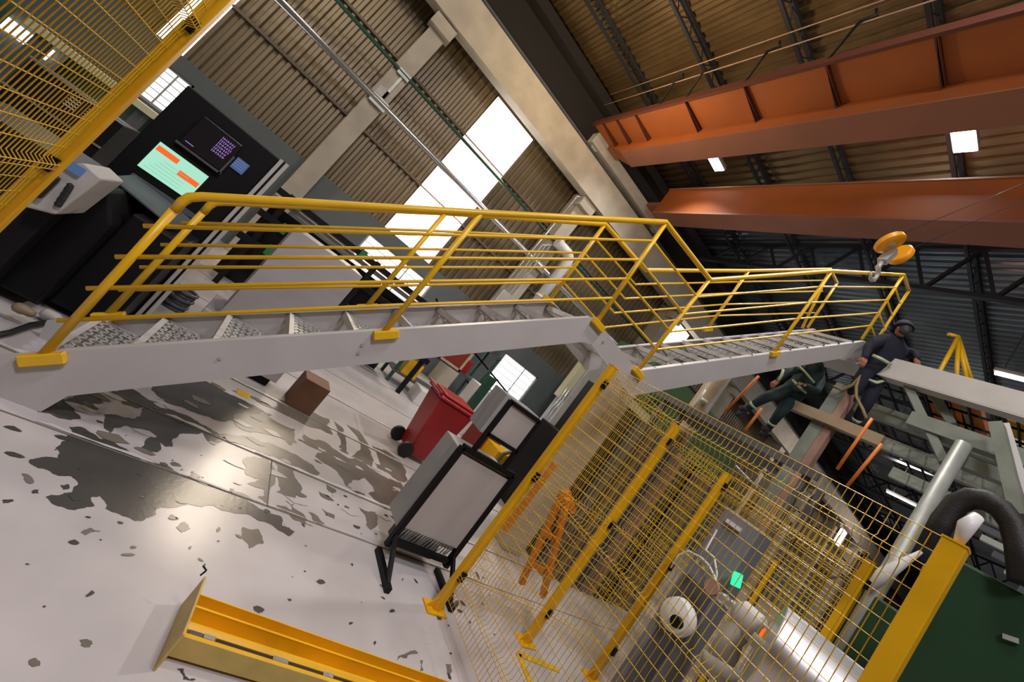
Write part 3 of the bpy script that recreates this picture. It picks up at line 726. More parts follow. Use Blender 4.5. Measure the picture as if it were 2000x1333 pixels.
# ================================================================== control cabinet with screens, black machine
t = thing('control_cabinet', (-.75,5.3,0), 'black control cabinet with a mint and orange lit screen', 'control cabinet')
CX0, CX1, CY = -1.2, -.34, 5.0
m = MB(); m.box(-1.15,CX1,CY,6.0,0,1.92); m.build('body', 'black', t, bevel=.01)
def cpix(px, py, dy=0): 
    p = at(px, py, y=CY+dy); return p
m = MB(); m.box(-1.02,-.63,CY-.012,CY+.0,1.13,1.40); sc_ = m.build('touch_screen', 'mint', t)
a = [cpix(308,262,-.016), cpix(416,340,-.016), cpix(388,382,-.016), cpix(275,318,-.016)]
m = MB()
zz0, zz1 = 1.15, 1.40
def R2(m, x0,x1,z0,z1,dy): m.box(x0,x1,CY-dy-.002,CY-dy,z0,z1)
m = MB(); R2(m,-1.01,-.845,1.325,1.372,.013); R2(m,-.80,-.64,1.255,1.302,.013); m.build('screen_block', 'scr_orange', sc_)
m = MB()
for i in range(5): R2(m,-.99+.02*i,-.72,1.16+.03*i,1.164+.03*i,.013)
m.build('screen_line', 'scr_grey', sc_)
m = MB(); m.box(-.93,-.60,CY-.05,CY,1.50,1.80); mo = m.build('monitor', 'scr_dark', t, bevel=.006)
m = MB(); m.box(-.95,-.58,CY-.054,CY-.03,1.475,1.495); m.box(-.6,-.585,CY-.054,CY-.03,1.475,1.68); m.build('monitor_bezel', 'darkgrey', mo)
m = MB(); rr = random.Random(4)
for r in range(6):
    x = -.74
    while x < -.635:
        w = rr.choice([.006,.01,.014]); m.box(x,x+w,CY-.054,CY-.0505,1.745-r*.028,1.752-r*.028); m.box(x,x+.003,CY-.054,CY-.0505,1.737-r*.028,1.76-r*.028); x += w+.007
m.box(-.905,-.84,CY-.054,CY-.0505,1.53,1.536)
m.build('monitor_text', 'scr_purple', mo)
m = MB(); m.box(-.575,-.47,CY-.01,CY,1.585,1.70); kp = m.build('keypad', 'scr_blue', t)
m = MB()
for i in range(4): m.box(-.572,-.483,CY-.012,CY-.01,1.615+i*.022,1.618+i*.022)
m.build('keypad_line', 'scr_purple', kp)
m = MB(); m.box(-1.0,-.45,CY-.06,CY,1.02,1.06); m.build('lower_ledge', 'darkgrey', t)
for k, x in enumerate((-.335,-.285)):
    m = MB(); m.box(x,x+.03,CY-.03,CY+.02,.02,1.93); m.build('edge_strip', 'offwhite', t)
m = MB(); m.box(-.305,-.285,CY-.02,CY+.02,.02,1.93); m.build('edge_gap', 'black', t)
t = thing('machine_hood', (-1.0,4.6,0), 'bulky matt black machine enclosure in front of the control cabinet', 'machine')
m = MB(); m.prism([(-1.75,4.15,.08),(-.72,4.15,.08),(-.72,4.15,.78),(-.86,4.15,.98),(-1.75,4.15,.98)], (0,.8,0)); m.build('enclosure', 'black', t, bevel=.02)
m = MB(); m.box(-.72,-.36,4.35,4.97,.06,.9); m.build('side_housing', 'black', t, bevel=.015)
m = MB(); m.prism([(-.98,4.5,1.0),(-.50,4.5,.93),(-.5,4.97,1.0),(-.98,4.97,1.05)], (0,0,.012)); m.build('glass_cover', 'darkgrey', t)
m = MB(); m.lathe([(.012,-.01),(.012,.01)], o=(-.56,4.34,.5), axis='y', n=10); m.build('lock', 'alu', t)
# small machines behind the left post
t = thing('test_bench', (-2.2,7.2,0), 'dark instrument rack with lit slots between the left post and the control cabinet', 'instrument rack')
m = MB(); m.box(-2.6,-1.75,7.0,7.7,0,1.18); m.build('body', 'black', t, bevel=.01)
m = MB(); m.box(-3.3,-2.0,9.55,10.2,0,1.38); m.build('rear_casing', 'green', t, bevel=.02)
for i in range(2):
    for j in range(4):
        m = MB(); m.box(-2.2+i*.17,-2.1+i*.17,6.98,7.0,1.0+j*.035,1.012+j*.035); m.build('vent_slot', 'white', t)
m = MB(); m.box(-2.6,-1.75,6.97,7.0,.82,.84); m.box(-2.6,-1.75,6.97,7.0,1.20,1.215); m.build('trim_strip', 'alu', t)
t = thing('wall_shelf', (-2.6,9,0), 'white shelf with bright boxes under the left window', 'shelf')
m = MB(); m.box(-3.6,-2.1,9.0,9.5,1.36,1.46); m.build('board', 'ivory', t)
for xa in (-3.5,-2.3): m = MB(); m.box(xa,xa+.1,9.1,9.4,0,1.36); m.build('leg', 'darkgrey', t)
for k, (x, z) in enumerate(((-2.75,.95),(-2.45,.7))):
    m = MB(); m.box(x-.16,x+.16,8.9,9.2,z-.06+(0),z+.1)
    m.build('light_box', 'daypane' if k == 0 else 'white', t)
t = thing('green_lathe', (-6,9.5,0), 'dark green machine with brown cartons seen through upper left mesh', 'machine')
m = MB(); m.box(-7.5,-4.2,9.0,10.2,0,1.5); m.build('bed', 'green', t, bevel=.03)
m = MB(); m.box(-5.2,-4.4,9.2,10.0,1.5,2.0); m.build('headstock', 'pipe_green', t, bevel=.03)
for k, (x, y, h, mt, lb) in enumerate(((-3.6,7.6,.8,'carton','brown carton pile behind the left mesh, farthest'),(-3.2,6.2,.55,'pinkrust','pinkish pallet box behind the left mesh'),(-2.4,4.9,.7,'carton','tall brown carton behind the left mesh, nearest'))):
    m = MB(); m.box(x-.5,x+.3,y-.4,y+.4,0,h); o = m.build('storage_box', mt, bevel=.01); tag(o, lb, 'box')
m = MB(); m.box(-5.0,-4.3,11.9,11.98,.95,1.18); struct(m.build('window_9', 'daypane'))
# phone-like white console on black machine
t = thing('handheld_console', (-1.3,4.5,.98), 'white console with coiled cable in front of the black machine, beside yellow post', 'console')
m = MB(); m.prism([at(125,322,y=3.72),at(165,318,y=3.72),at(200,350,y=3.72),at(108,420,y=3.72),at(45,404,y=3.72),at(70,370,y=3.72)], (0,.4,0)); m.build('body', 'offwhite', t, bevel=.012)
m = MB(); m.bar(at(72,385,y=3.69),at(112,345,y=3.69),.035,.04); m.build('handset', 'rubber', t, bevel=.01)
m = MB(); pa, pb2 = at(112,402,y=3.7), at(138,362,y=3.7); m.tube([pa.lerp(pb2,i/79)+Vector((.014*math.cos(i*1.1),0,.014*math.sin(i*1.1))) for i in range(80)], .0045, n=5); m.build('coiled_cable', 'rubber', t)
m = MB(); qa = at(90,405,y=3.9); m.box(qa.x-.12,qa.x+.06,3.85,4.0,0,qa.z); m.build('pedestal', 'black', t)
m = MB(); q = at(150,330,y=3.7); m.box(q.x-.05,q.x+.03,q.y-.01,q.y+.02,q.z-.03,q.z+.02); m.build('display', 'scr_blue', t)
# vacuum / white hose fittings on floor at the far left
t = thing('hose_coupling', (-.95,4.2,0), 'pale hose couplings with black cable on the floor at the far left', 'hose coupling')
c1 = at(105,620,z=.06); c2 = at(45,605,z=.1)
m = MB(); m.lathe([(.02,-.07),(.036,-.05),(.036,.02),(.026,.03),(.026,.08),(.018,.1)], o=c1, axis='x', n=16); m.build('coupling', 'offwhite', t)
m = MB(); m.lathe([(.015,-.05),(.03,-.035),(.034,.0),(.026,.02),(.026,.04),(.018,.06)], o=c2, axis='x', n=16); m.build('valve', 'duct', t)
m = MB(); m.tube([at(-30,660,z=.03),at(20,650,z=.03),at(60,635,z=.04),at(110,628,z=.03),at(150,628,z=.02)], .018, n=8); m.build('cable', 'rubber', t)
# coil by the cabinet
c = at(335,600,z=0)
m = MB()
for r, z in ((.1,.02),(.11,.06),(.1,.1),(.115,.14),(.1,.18),(.11,.22)): m.tube([c+Vector((r*math.cos(a*PI/10),r*math.sin(a*PI/10),z)) for a in range(20)], .02, n=6, closed=True)
o = m.build('cable_coil', 'darkgrey'); tag(o, 'dark coil of cable standing behind the lowest steps', 'coil')

# ================================================================== rack and shelves behind the stair
t = thing('beam_rack', (1.0,8,0), 'dark steel rack with green clamps behind the grey cabinet', 'rack')
for z in (1.68,1.25,.8):
    m = MB(); m.box(-.3,3.4,7.95,8.05,z-.05,z+.05); m.build('beam', 'black', t)
m = MB(); m.box(-.3,3.4,8.1,8.6,1.52,1.6); m.build('shelf_board', 'offwhite', t)
for x in (-.1,1.5,3.3):
    m = MB(); m.box(x-.04,x+.04,7.98,8.06,0,1.75); m.build('upright', 'black', t)
m = MB(); m.box(-.25,2.9,8.75,8.8,.0,1.45); m.build('back_panel', 'black', t)
for x,z in ((.05,1.68),(1.2,1.68),(.1,1.25),(.15,.85),(.8,1.25)):
    m = MB(); m.box(x-.05,x+.05,7.9,8.1,z-.08,z+.08); m.build('clamp', 'green3', t)
# shelving with goods near the far window
t = thing('green_shelving', (3.6,8.6,0), 'dark green angle-iron shelving left of the red bin', 'shelving')
for x in (3.15,4.9):
    for y in (8.5,9.1):
        m = MB(); m.box(x-.03,x+.03,y-.03,y+.03,0,1.75); m.build('upright', 'pipe_green', t)
for z in (.25,.95,1.7):
    m = MB(); m.box(3.1,4.95,8.45,9.15,z-.02,z+.02); m.build('shelf', 'darkgrey', t)
def crate(x,y,z,w,d,h,mt,name,label,cat,bev=.01):
    m = MB(); m.box(x-w/2,x+w/2,y-d/2,y+d/2,z,z+h); o = m.build(name, mt, bevel=bev); tag(o, label, cat); return o
t = thing('wooden_tray', (3.95,8.3,.98), 'wooden-framed tray with dark red lining on the shelving above red bin', 'tray')
m = MB(); m.box(3.7,4.2,8.38,8.44,.98,1.45); m.build('lining', 'darkred', t)
m = MB(); m.box(3.65,3.7,8.35,8.44,.97,1.5); m.box(4.2,4.25,8.35,8.44,.97,1.5); m.box(3.65,4.25,8.35,8.44,.97,1.02); m.box(3.65,4.25,8.35,8.44,1.45,1.5); m.build('frame', 'wood', t)
crate(4.3,8.8,.97,.45,.4,.3,'red','red_crate','red crate at the top of the shelving beside the wooden tray','crate')
crate(3.4,8.8,1.72,.3,.4,.25,'yellow','yellow_crate','yellow box on top of the green shelving','box')
crate(3.45,8.7,.27,.35,.4,.35,'yellow','yellow_drum_box','yellow box on the lowest shelf left of the red bin','box')
crate(3.9,8.2,0,.5,.5,.3,'white','white_carton','white carton on the floor beyond the red bin','carton')
m = MB(); m.prism([(4.25,7.2,0),(4.42,7.2,0),(4.42,7.3,0),(4.25,7.3,0)], (0,0,1.35)); o = m.build('green_post', 'pipe_green', bevel=.004); tag(o, 'thick dark green steel post between the red bin and framed screen', 'post')
crate(4.75,7.9,0,.6,.4,1.05,'white','paper_bale','bright white wrapped bale behind the green post','bale')
crate(4.85,7.0,0,.5,.5,.72,'darkred','red_drum','dark red box on the floor behind the framed screen','box')
crate(5.15,6.5,0,.75,.5,.42,'yellow','yellow_machine_base','yellow box on the floor seen through the upper screen frame','box')
crate(5.85,6.6,0,.7,.6,.95,'teal','teal_machine','teal machine box beside the corner fence post','machine')
m = MB(); m.tube([(4.75,6.1,.05),(4.78,6.1,.45),(4.95,6.1,.6),(5.1,6.1,.45),(5.12,6.1,.05)], .03, n=8); o = m.build('grey_hose', 'darkgrey'); tag(o, 'grey looped hose seen through the gap of the screen frame', 'hose')
m = MB()
for k in range(6): m.bar((5.3+.05*k,6.1,.0+.18*k),(5.42-.03*k,6.1,.2+.16*k), .03, .03)
o = m.build('striped_tape', 'reflect'); tag(o, 'pale yellow tape hanging beside the teal machine', 'tape')
m = MB()
for a, b in (((3.2,8.9,1.75),(6.6,9.1,1.05)),((3.0,8.9,1.9),(5.2,9.4,.75))): m.bar(a, b, .04)
o = m.build('leaning_bars', 'black'); tag(o, 'dark thin bars slanting before the far barred window', 'bars')

# wall fittings
m = MB(); m.tube([(-26,11.22,4.62),(62,11.22,4.62)], .075, n=14); o = m.build('silver_pipe', 'silver'); tag(o, 'shiny silver pipe running level along the corrugated wall', 'pipe')
m = MB(); m.tube([(-26,11.24,5.5),(62,11.24,5.5)], .045, n=10); o = m.build('green_pipe', 'pipe_green'); tag(o, 'thin dark green pipe above the silver pipe on the wall', 'pipe')
for k, x in enumerate((-.2,5.57)):
    m = MB(); m.box(x-.15,x+.25,11.18,11.3,4.5,4.72); m.box(x-.1,x+.2,11.2,11.3,5.42,5.56); m.box(x+.02,x+.08,11.26,11.3,4.6,5.5); o = m.build('pipe_bracket', 'galv'); tag(o, ('galvanised bracket holding the pipes on the left pilaster','galvanised bracket holding the pipes on the right pilaster')[k], 'bracket')
m = MB(); m.box(-.35,-.12,11.26,11.3,4.75,4.95); o = m.build('junction_box', 'offwhite'); tag(o, 'small pale junction box on left pilaster between the two pipes', 'box')
t = thing('white_duct', (5.9,11.2,3.5), 'thick white vertical duct with an elbow at its top, right of the bright strip', 'duct')
m = MB(); m.tube([(6.15,11.0,2.2),(6.15,11.0,5.2),(6.1,11.0,5.36),(5.95,11.0,5.45),(5.45,11.0,5.45)], .16, n=18); m.build('duct_pipe', 'white', t)
m = MB(); m.lathe([(.18,-.04),(.18,.04)], o=(6.15,11.0,3.9), n=18); m.build('flange', 'white', t)
for k, (x, r) in enumerate(((5.08,.035),(5.2,.028),(5.3,.02),(5.42,.03))):
    m = MB(); top = 6.9 if k == 0 else 5.0+.1*k
    m.tube([(x,11.15,1.0),(x,11.15,top),(x+.15,11.15,top+.1)], r, n=8); o = m.build('vertical_conduit', 'galv' if k else 'silver')
    tag(o, ('tall silver conduit rising left of the white duct','galvanised conduit second from the left beside the white duct','thinnest conduit beside the white duct','conduit closest to the white duct')[k], 'conduit')
m = MB(); m.box(5.1,5.6,11.0,11.25,2.9,3.35); o = m.build('electrical_box', 'offwhite', bevel=.01); tag(o, 'off-white electrical box at the foot of the wall conduits', 'electrical box')
m = MB(); m.box(6.35,6.65,11.95,11.99,2.1,2.35); o = m.build('beige_sign', 'wood'); tag(o, 'beige sign on grey wall left of the far barred window', 'sign')
m = MB(); m.box(6.25,6.45,11.95,11.99,1.75,1.95); m.box(6.3,6.33,11.94,11.95,1.8,1.9,mi=1); m.box(6.36,6.39,11.94,11.95,1.8,1.9,mi=1); o = m.build('blue_sign', ['signblue','white']); tag(o, 'small blue sign beside the far barred window', 'sign')

# ================================================================== green press and things beyond the cage
t = thing('green_press', (12,9.8,0), 'large green press with ivory door panels beyond the stair landing', 'machine')
m = MB(); m.box(9.6,16.5,9.0,10.9,0,4.75); m.build('body', 'green2', t, bevel=.02)
m = MB(); m.box(9.75,10.9,8.96,9.0,2.3,3.2); m.build('door_panel', 'ivory', t); m = MB(); m.box(9.75,10.9,8.96,9.0,1.55,2.25); m.build('door_panel', 'ivory', t)
for z in (2.5,1.75):
    m = MB(); m.lathe([(.06,-.02),(.06,.02)], o=(10.55,8.94,z), axis='y', n=14); m.build('knob', 'black', t)
m = MB(); m.tube([(10.3,8.95,3.3),(10.45,8.9,3.7),(10.8,8.9,3.75),(11.1,8.93,3.3)], .03, n=8); m.build('hose', 'rubber', t)
m = MB(); m.box(9.65,10.9,8.93,9.0,.0,1.4); m.build('lower_bay', 'black', t); m = MB(); m.box(9.9,10.5,8.9,8.95,.7,1.3); m.build('bay_door', 'green3', t)
t = thing('wall_column_unit', (8.9,10.6,0), 'grey column with ivory duct and thin blue pipes right of the barred window', 'column')
m = MB(); m.box(8.75,9.35,10.3,10.8,0,3.6); m.build('shaft', 'offwhite', t, bevel=.01)
m = MB(); m.box(8.45,8.72,10.35,10.6,1.9,3.3); m.build('ivory_duct', 'ivory', t)
for x in (8.5,8.62): 
    m = MB(); m.tube([(x,10.3,.7),(x,10.3,2.3)], .028, n=8); m.build('blue_pipe', 'silver', t)
# beige vertical duct
cb = at(1335,880,x=6.9); 
t = thing('beige_pipe', (6.9,4.85,0), 'thick beige vertical pipe in front of the green press', 'pipe')
m = MB(); m.tube([(7.6,5.45,0),(7.6,5.45,4.35)], .2, n=22); m.build('pipe_body', 'duct', t)
m = MB(); m.lathe([(.07,0),(.09,.03),(.07,.08)], o=(7.36,5.28,3.5), n=12); m.build('bell', 'ivory', t)

# ================================================================== raised platform
t = thing('raised_platform', (7.3,1.5,0), 'raised steel platform with pale edge beam at the head of the stair', 'platform')
m = MB(); m.box(6.93,7.03,-3.0,3.05,5.0,5.32); m.box(6.93,7.1,-3.0,3.05,4.98,5.0); m.build('edge_beam', 'beam_grey', t, bevel=.004)
m = MB(); m.box(6.93,7.4,3.05,4.0,5.05,5.32); m.build('end_beam', 'beam_grey', t, bevel=.004)
m = MB()
for i in range(26): y = -3+i*.24; m.box(7.1,11.5,y,y+.02,5.05,5.09)
for i in range(12): x = 7.1+i*.4; m.box(x,x+.02,-3,3.3,5.06,5.09)
m.build('deck_grating', 'black', t)
for x in (8.2,9.6,11.2):
    m = MB(); m.box(x-.06,x+.06,-3,3.3,4.78,5.02); m.build('joist', 'greygreen', t)
# columns
def hcol(m, x, y, z0, z1, w=.2, h=.16, mi=0):
    m.box(x-w/2,x+w/2,y-h/2,y-h/2+.014,z0,z1,mi=mi); m.box(x-w/2,x+w/2,y+h/2-.014,y+h/2,z0,z1,mi=mi); m.box(x-.008,x+.008,y-h/2,y+h/2,z0,z1,mi=mi)
m = MB(); m.box(6.84,6.98,2.98,3.16,0,4.62); m.build('column', 'greygreen', t)
m = MB(); m.box(6.84,6.98,2.86,2.975,0,4.55); m.build('column_plate', 'pinkrust', t)
m = MB(); m.tube([(6.9,1.57,0),(6.9,1.57,4.4)], .085, n=16); m.build('round_column', 'galv', t)
def ybeam(px0, py0, px1, py1, x, w, h, name, mt):
    a, b = at(px0,py0,x=x), at(px1,py1,x=x); z = (a.z+b.z)/2; a.z = b.z = z
    m = MB(); m.bar(a, b, w, h); return m.build(name, mt, t)
ybeam(1540,792,1725,862, 6.8, .12, .16, 'tie_beam', 'duct')
ybeam(1778,818,2040,915, 7.1, .16, .2, 'tie_beam', 'greygreen')
ybeam(1880,908,2040,960, 7.1, .14, .16, 'tie_beam', 'greygreen')
m = MB(); m.bar(at(1768,745,x=7.1), at(1845,905,x=7.15), .16, .1); m.build('brace', 'greygreen', t)
m = MB(); m.bar(at(1800,735,x=7.3), at(1860,830,x=7.3), .1, .1); m.build('brace', 'greygreen', t)
m = MB(); m.bar(at(1947,830,x=6.7), at(1990,1010,x=6.6), .16, .12); m.build('brace', 'greygreen', t)
m = MB(); m.bar(at(1965,830,x=6.9), at(2020,1010,x=6.9), .1, .06); m.build('brace_plate', 'white', t)
# things stored on the deck above, seen through its grating
DW = ['leftmost of the orange ones','second orange one from the left','third of the upper row','rightmost of the upper row','between the two leftmost orange ones','leftmost of the lower row','rightmost of the lower row','lowest of all']
for a, b, mt in (((1812,752),(1836,818),'orange_ladder'),((1862,772),(1888,842),'orange_ladder'),((1884,776),(1897,840),'duct'),((1903,782),(1922,848),'orange_ladder'),((1845,765),(1868,830),'duct'),
                 ((1893,898),(1880,932),'duct'),((1935,918),(1912,962),'orange_ladder'),((1915,945),(1908,990),'duct')):
    p, q = at(*a,z=5.16), at(*b,z=5.16); m = MB(); m.bar(p, q, .11, .08); o = m.build('deck_bar', mt)
    w_ = DW.pop(0); tag(o, ('orange' if mt == 'orange_ladder' else 'beige')+' bar lying on the platform grating, '+w_, 'bar', group='bars lying on the platform grating')
m = MB(); m.box(8.4,11.4,-1.6,1.5,5.24,6.0); o = m.build('deck_machine', 'board'); tag(o, 'grey machine casing standing on the platform above the grating', 'machine')
c = at(1996,832,z=5.2); m = MB(); m.box(c.x-.25,c.x+.25,c.y-.3,c.y+.1,5.11,5.23); o = m.build('yellow_case', 'yellow'); tag(o, 'yellow case on the platform at the right edge of view', 'case')

# far guard rail frame
t = thing('safety_barrier', (8,1.9,5.3), 'yellow triangular guard frame standing on the platform beam at right', 'guard rail')
ap = at(1872,658,x=7.6)
for k, q in enumerate(((1834,728),(1868,736),(1888,742),(1898,745))):
    b = at(*q, x=7.05+.25*k); m = MB(); m.tube([ap+Vector((.02*k,0,0)), b], .03, n=8); m.build('leg', 'yellow_rail', t)
m = MB(); m.tube([ap, at(1852,653,x=7.5)], .028, n=8); m.build('top_bar', 'yellow_rail', t)
# lower working platform
LZ = at(1455,850,x=6.0).z
t = thing('working_platform', (6.3,3,0), 'lower working platform on which the crouching worker stands', 'platform')
m = MB(); m.box(6.0,6.04,2.35,5.2,LZ-.1,LZ+.02); m.build('toe_board', 'darkgrey', t)
m = MB(); m.box(6.04,7.3,3.25,5.2,LZ-.06,LZ-.02); m.build('deck', 'darkgrey', t)
for x,y in ((6.1,2.5),(6.7,2.5),(6.1,5.0),(6.7,5.0)):
    m = MB(); m.box(x-.04,x+.04,y-.04,y+.04,0,LZ-.06); m.build('leg', 'darkgrey', t)
for k, (a, b) in enumerate((((1415,806),(1482,735)),((1455,842),(1488,798)),((1635,917),(1703,818)),((1655,950),(1722,868)),((1378,762),(1342,815)))):
    xx = (6.02,6.02,6.35,6.35,6.02)[k]; m = MB(); m.tube([at(*a,x=xx), at(*b,x=xx)], .022 if k < 4 else .018, n=8); o = m.build('upright_rod', 'orange_ladder' if k < 4 else 'galv')
    o.parent = t; o.matrix_parent_inverse = Matrix.Translation(-t.location)

# ================================================================== things inside and behind the cage
t = thing('bar_stacked_machine', (5.2,3.4,0), 'dark upright machine frames with brown and green bars behind the mesh', 'machine')
rr = random.Random(11)
m = MB(); m.box(4.35,6.4,3.75,4.4,0,2.2); m.build('back_plate', 'black', t)
for i in range(11):
    x = 4.3+i*.19; m = MB(); m.box(x,x+rr.uniform(.05,.11),3.55,3.72,0,2.2-.0*i); m.build('upright_bar', rr.choice(['pinkrust','darkgrey','green','girt','darkgrey','black']), t)
t = thing('dark_press_line', (5.4,5.3,0), 'tall dark machine with brown vertical ribs behind the concrete column', 'machine')
m = MB(); m.box(4.66,5.15,5.0,5.7,0,1.38); m.build('low_body', 'black', t, bevel=.01)
m = MB(); m.box(5.15,6.5,5.05,5.9,0,2.4); m.build('tall_body', 'black', t, bevel=.01)
for i in range(10):
    x = 4.7+i*.18; h = 1.3 if x < 5.1 else 2.3
    m = MB(); m.box(x,x+.05,4.94,5.0,.1,h); m.build('rib', rr.choice(['pinkrust','duct','girt','darkgrey','green2']), t)
t = thing('control_locker', (3.6,1.75,0), 'blue-grey control locker inside the mesh cage', 'locker')
m = MB(); m.box(3.45,3.7,1.47,1.77,.2,1.88); m.build('body', 'midgrey', t, bevel=.01)
m = MB(); m.box(3.43,3.45,1.5,1.73,.9,1.3); m.build('panel', 'darkgrey', t)
m = MB(); m.box(3.42,3.45,1.58,1.7,1.78,1.81); m.build('handle', 'white', t)
m = MB(); a = at(1442,1120,x=3.4); b = at(1436,1146,x=3.4); m.bar(a, b, .05, .05); m.build('green_indicator', 'led', t)
m = MB(); m.tube([at(*p,x=3.38) for p in ((1400,1035),(1378,1075),(1395,1090),(1400,1120),(1398,1140))], .008, n=6); m.build('white_cable', 'white', t)
m = MB(); m.tube([at(*p,x=3.3) for p in ((1310,1110),(1325,1085),(1345,1077),(1370,1090),(1385,1105),(1397,1130),(1398,1145))], .008, n=6); m.build('white_cable', 'white', t)
m = MB(); m.lathe([(.05,-.02),(.05,.02)], o=at(1391,1148,x=3.3), axis='x', n=16); m.build('round_plug', 'pinkrust', t)
for p in ((1360,1100),(1373,1113)):
    m = MB(); q = at(*p,x=3.32); m.bar(q, q+Vector((0,.0,.05)), .02); m.build('cable_gland', 'ivory', t)
# aluminium roll
t = thing('aluminium_roll', (3.9,1.0,1.0), 'shiny aluminium roll lying on a stand in the lower right corner', 'metal roll')
ra = at(1545,1265,x=3.6); ra.z -= .0
rc, rdir = at(1488,1264,d=2.3), Vector((.40,-.917,0)).normalized()
qq = Vector((0,0,1)).rotation_difference(rdir).to_matrix()
m = MB(); m.lathe([(.05,0),(.245,0),(.25,.005),(.25,1.0),(.05,1.0)], o=rc, R=qq, n=40); m.build('coil', 'alu', t)
m = MB(); m.lathe([(.035,-.06),(.035,1.06)], o=rc, R=qq, n=14); m.build('shaft', 'galv', t)
m = MB(); m.box(rc.x+.0,rc.x+.3,rc.y-.3,rc.y-.24,0,rc.z-.2); m.box(rc.x+.15,rc.x+.5,rc.y-.86,rc.y-.8,0,rc.z-.2); m.bar((rc.x+.1,rc.y-.27,.4),(rc.x+.32,rc.y-.83,.4),.05); m.build('stand', 'darkgrey', t)
# white robot
t = thing('robot_arm', (3.2,1.75,0), 'white robot arm with an orange lamp inside the mesh cage', 'robot')
def P3(px, py, x=3.25): return at(px, py, x=x)
m = MB(); m.tube([P3(1400,1330,3.2),P3(1410,1290,3.2)], .11, n=16); m.build('base', 'offwhite', t)
m = MB(); m.tube([P3(1405,1300,3.2),P3(1430,1245,3.2),P3(1465,1205,3.2)], .06, n=14, rs=[.085,.07,.075]); m.build('lower_arm', 'offwhite', t, bevel=.0)
m = MB(); m.lathe([(.06,-.09),(.09,-.06),(.09,.06),(.06,.09)], o=P3(1462,1215,3.2), axis='y', n=18); m.build('elbow', 'offwhite', t)
m = MB(); m.tube([P3(1465,1200,3.2),P3(1478,1240,3.2)], .05, n=12); m.build('forearm', 'offwhite', t)
m = MB(); m.lathe([(.02,-.05),(.04,-.03),(.04,.04),(.015,.06)], o=P3(1480,1240,3.2), n=12); m.build('orange_lamp', 'laserglow', t)
t = thing('servo_unit', (3.2,2.0,0), 'white rounded servo unit left of the robot arm in the cage', 'servo')
m = MB(); m.lathe([(.03,-.09),(.1,-.06),(.115,0),(.1,.06),(.03,.09)], o=P3(1325,1205,3.1), axis='x', n=20); m.build('housing', 'white', t)
m = MB(); m.lathe([(.035,-.1),(.035,.1)], o=P3(1332,1220,3.08), axis='x', n=12); m.build('hub', 'black', t)
b = P3(1325,1205,3.1); m = MB(); m.box(b.x-.05,b.x+.05,b.y-.05,b.y+.05,0,b.z-.05); m.build('stand', 'darkgrey', t)
m = MB()
for q in ((1412,1170),(1428,1183)): m.lathe([(.02,-.03),(.035,-.02),(.035,.03),(.02,.04)], o=P3(*q), axis='x', n=12)
o = m.build('chrome_fitting', 'alu'); tag(o, 'chrome fittings between the locker and the robot arm', 'fitting')
# orange trestle in the cage
t = thing('orange_trestle', (3.1,3.0,0), 'orange folding trestle standing behind the mesh by the concrete column', 'trestle')
def pz(px,py,y): return at(px,py,y=y)
for k, (a, b, yy) in enumerate((((1100,960),(1018,1140),2.85),((1108,975),(1060,1165),2.75),((1085,905),(985,1035),3.3),((1108,960),(1120,1000),2.85))):
    m = MB(); m.bar(pz(*a,yy), pz(*b,yy), .05, .05); m.build('leg', 'orange_ladder', t)
m = MB(); m.bar(pz(1060,1040,2.8), pz(1085,1055,2.8), .04); m.bar(pz(1036,1100,2.8), pz(1068,1118,2.8), .04); m.build('cross_bar', 'orange_ladder', t)
# green machine and hose at the right
t = thing('green_machine', (3.6,.3,0), 'dark green machine housing behind the large right fence post', 'machine')
gz = at(1895,1085,x=3.75).z
m = MB(); m.box(3.75,4.9,-1.3,.63,.9,gz-.05); m.build('housing', 'green', t, bevel=.02)
m = MB(); m.box(3.8,4.8,-1.2,.57,0,.9); m.build('base', 'black', t)
m = MB(); m.bar(at(1958,1243,x=3.74), at(1990,1254,x=3.74), .025); m.build('latch', 'galv', t)
t = thing('green_machine', (5.6,1.2,0), 'green machine body beyond the far mesh behind the grey round column', 'machine')
m = MB(); m.box(5.3,6.3,.3,1.2,0,2.1); m.build('housing', 'green', t, bevel=.02)
m = MB(); m.tube([at(*p,x=3.7) for p in ((1815,1070),(1840,1020),(1868,985),(1895,974),(1925,978),(1955,995),(1978,1025),(1990,1070),(1998,1140))], .062, n=16)
o = m.build('exhaust_hose', 'hose'); tag(o, 'thick dark hose arching over the green machine', 'hose')
m = MB(); m.tube([at(1872,1062,x=2.29),at(1888,1028,x=2.3),at(1910,1010,x=2.32)], .04, n=12, rs=[.016,.028,.02]); o = m.build('plastic_sleeve', 'white'); tag(o, 'white plastic sleeve on top of the large right fence post', 'wrap')
m = MB(); m.tube([at(1690,1150,x=6.78),at(1730,1120,x=6.78),at(1800,1078,x=6.78)], .03, n=8, rs=[.07,.08,.02])
o = m.build('plastic_wrap', 'white'); tag(o, 'crumpled white plastic wrap beside the grey round column', 'wrap')
t = thing('conveyor_rails', (5.2,-.1,0), 'stack of grey horizontal rails behind the dark hose', 'rails')
for k in range(5):
    a = at(1895+0,1020+k*20,x=5.2); m = MB(); m.bar((5.2,.9-.1*k,a.z+.0), (5.2,-1.2,a.z), .05, .05); m.build('rail', 'galv' if k%2 else 'darkgrey', t)

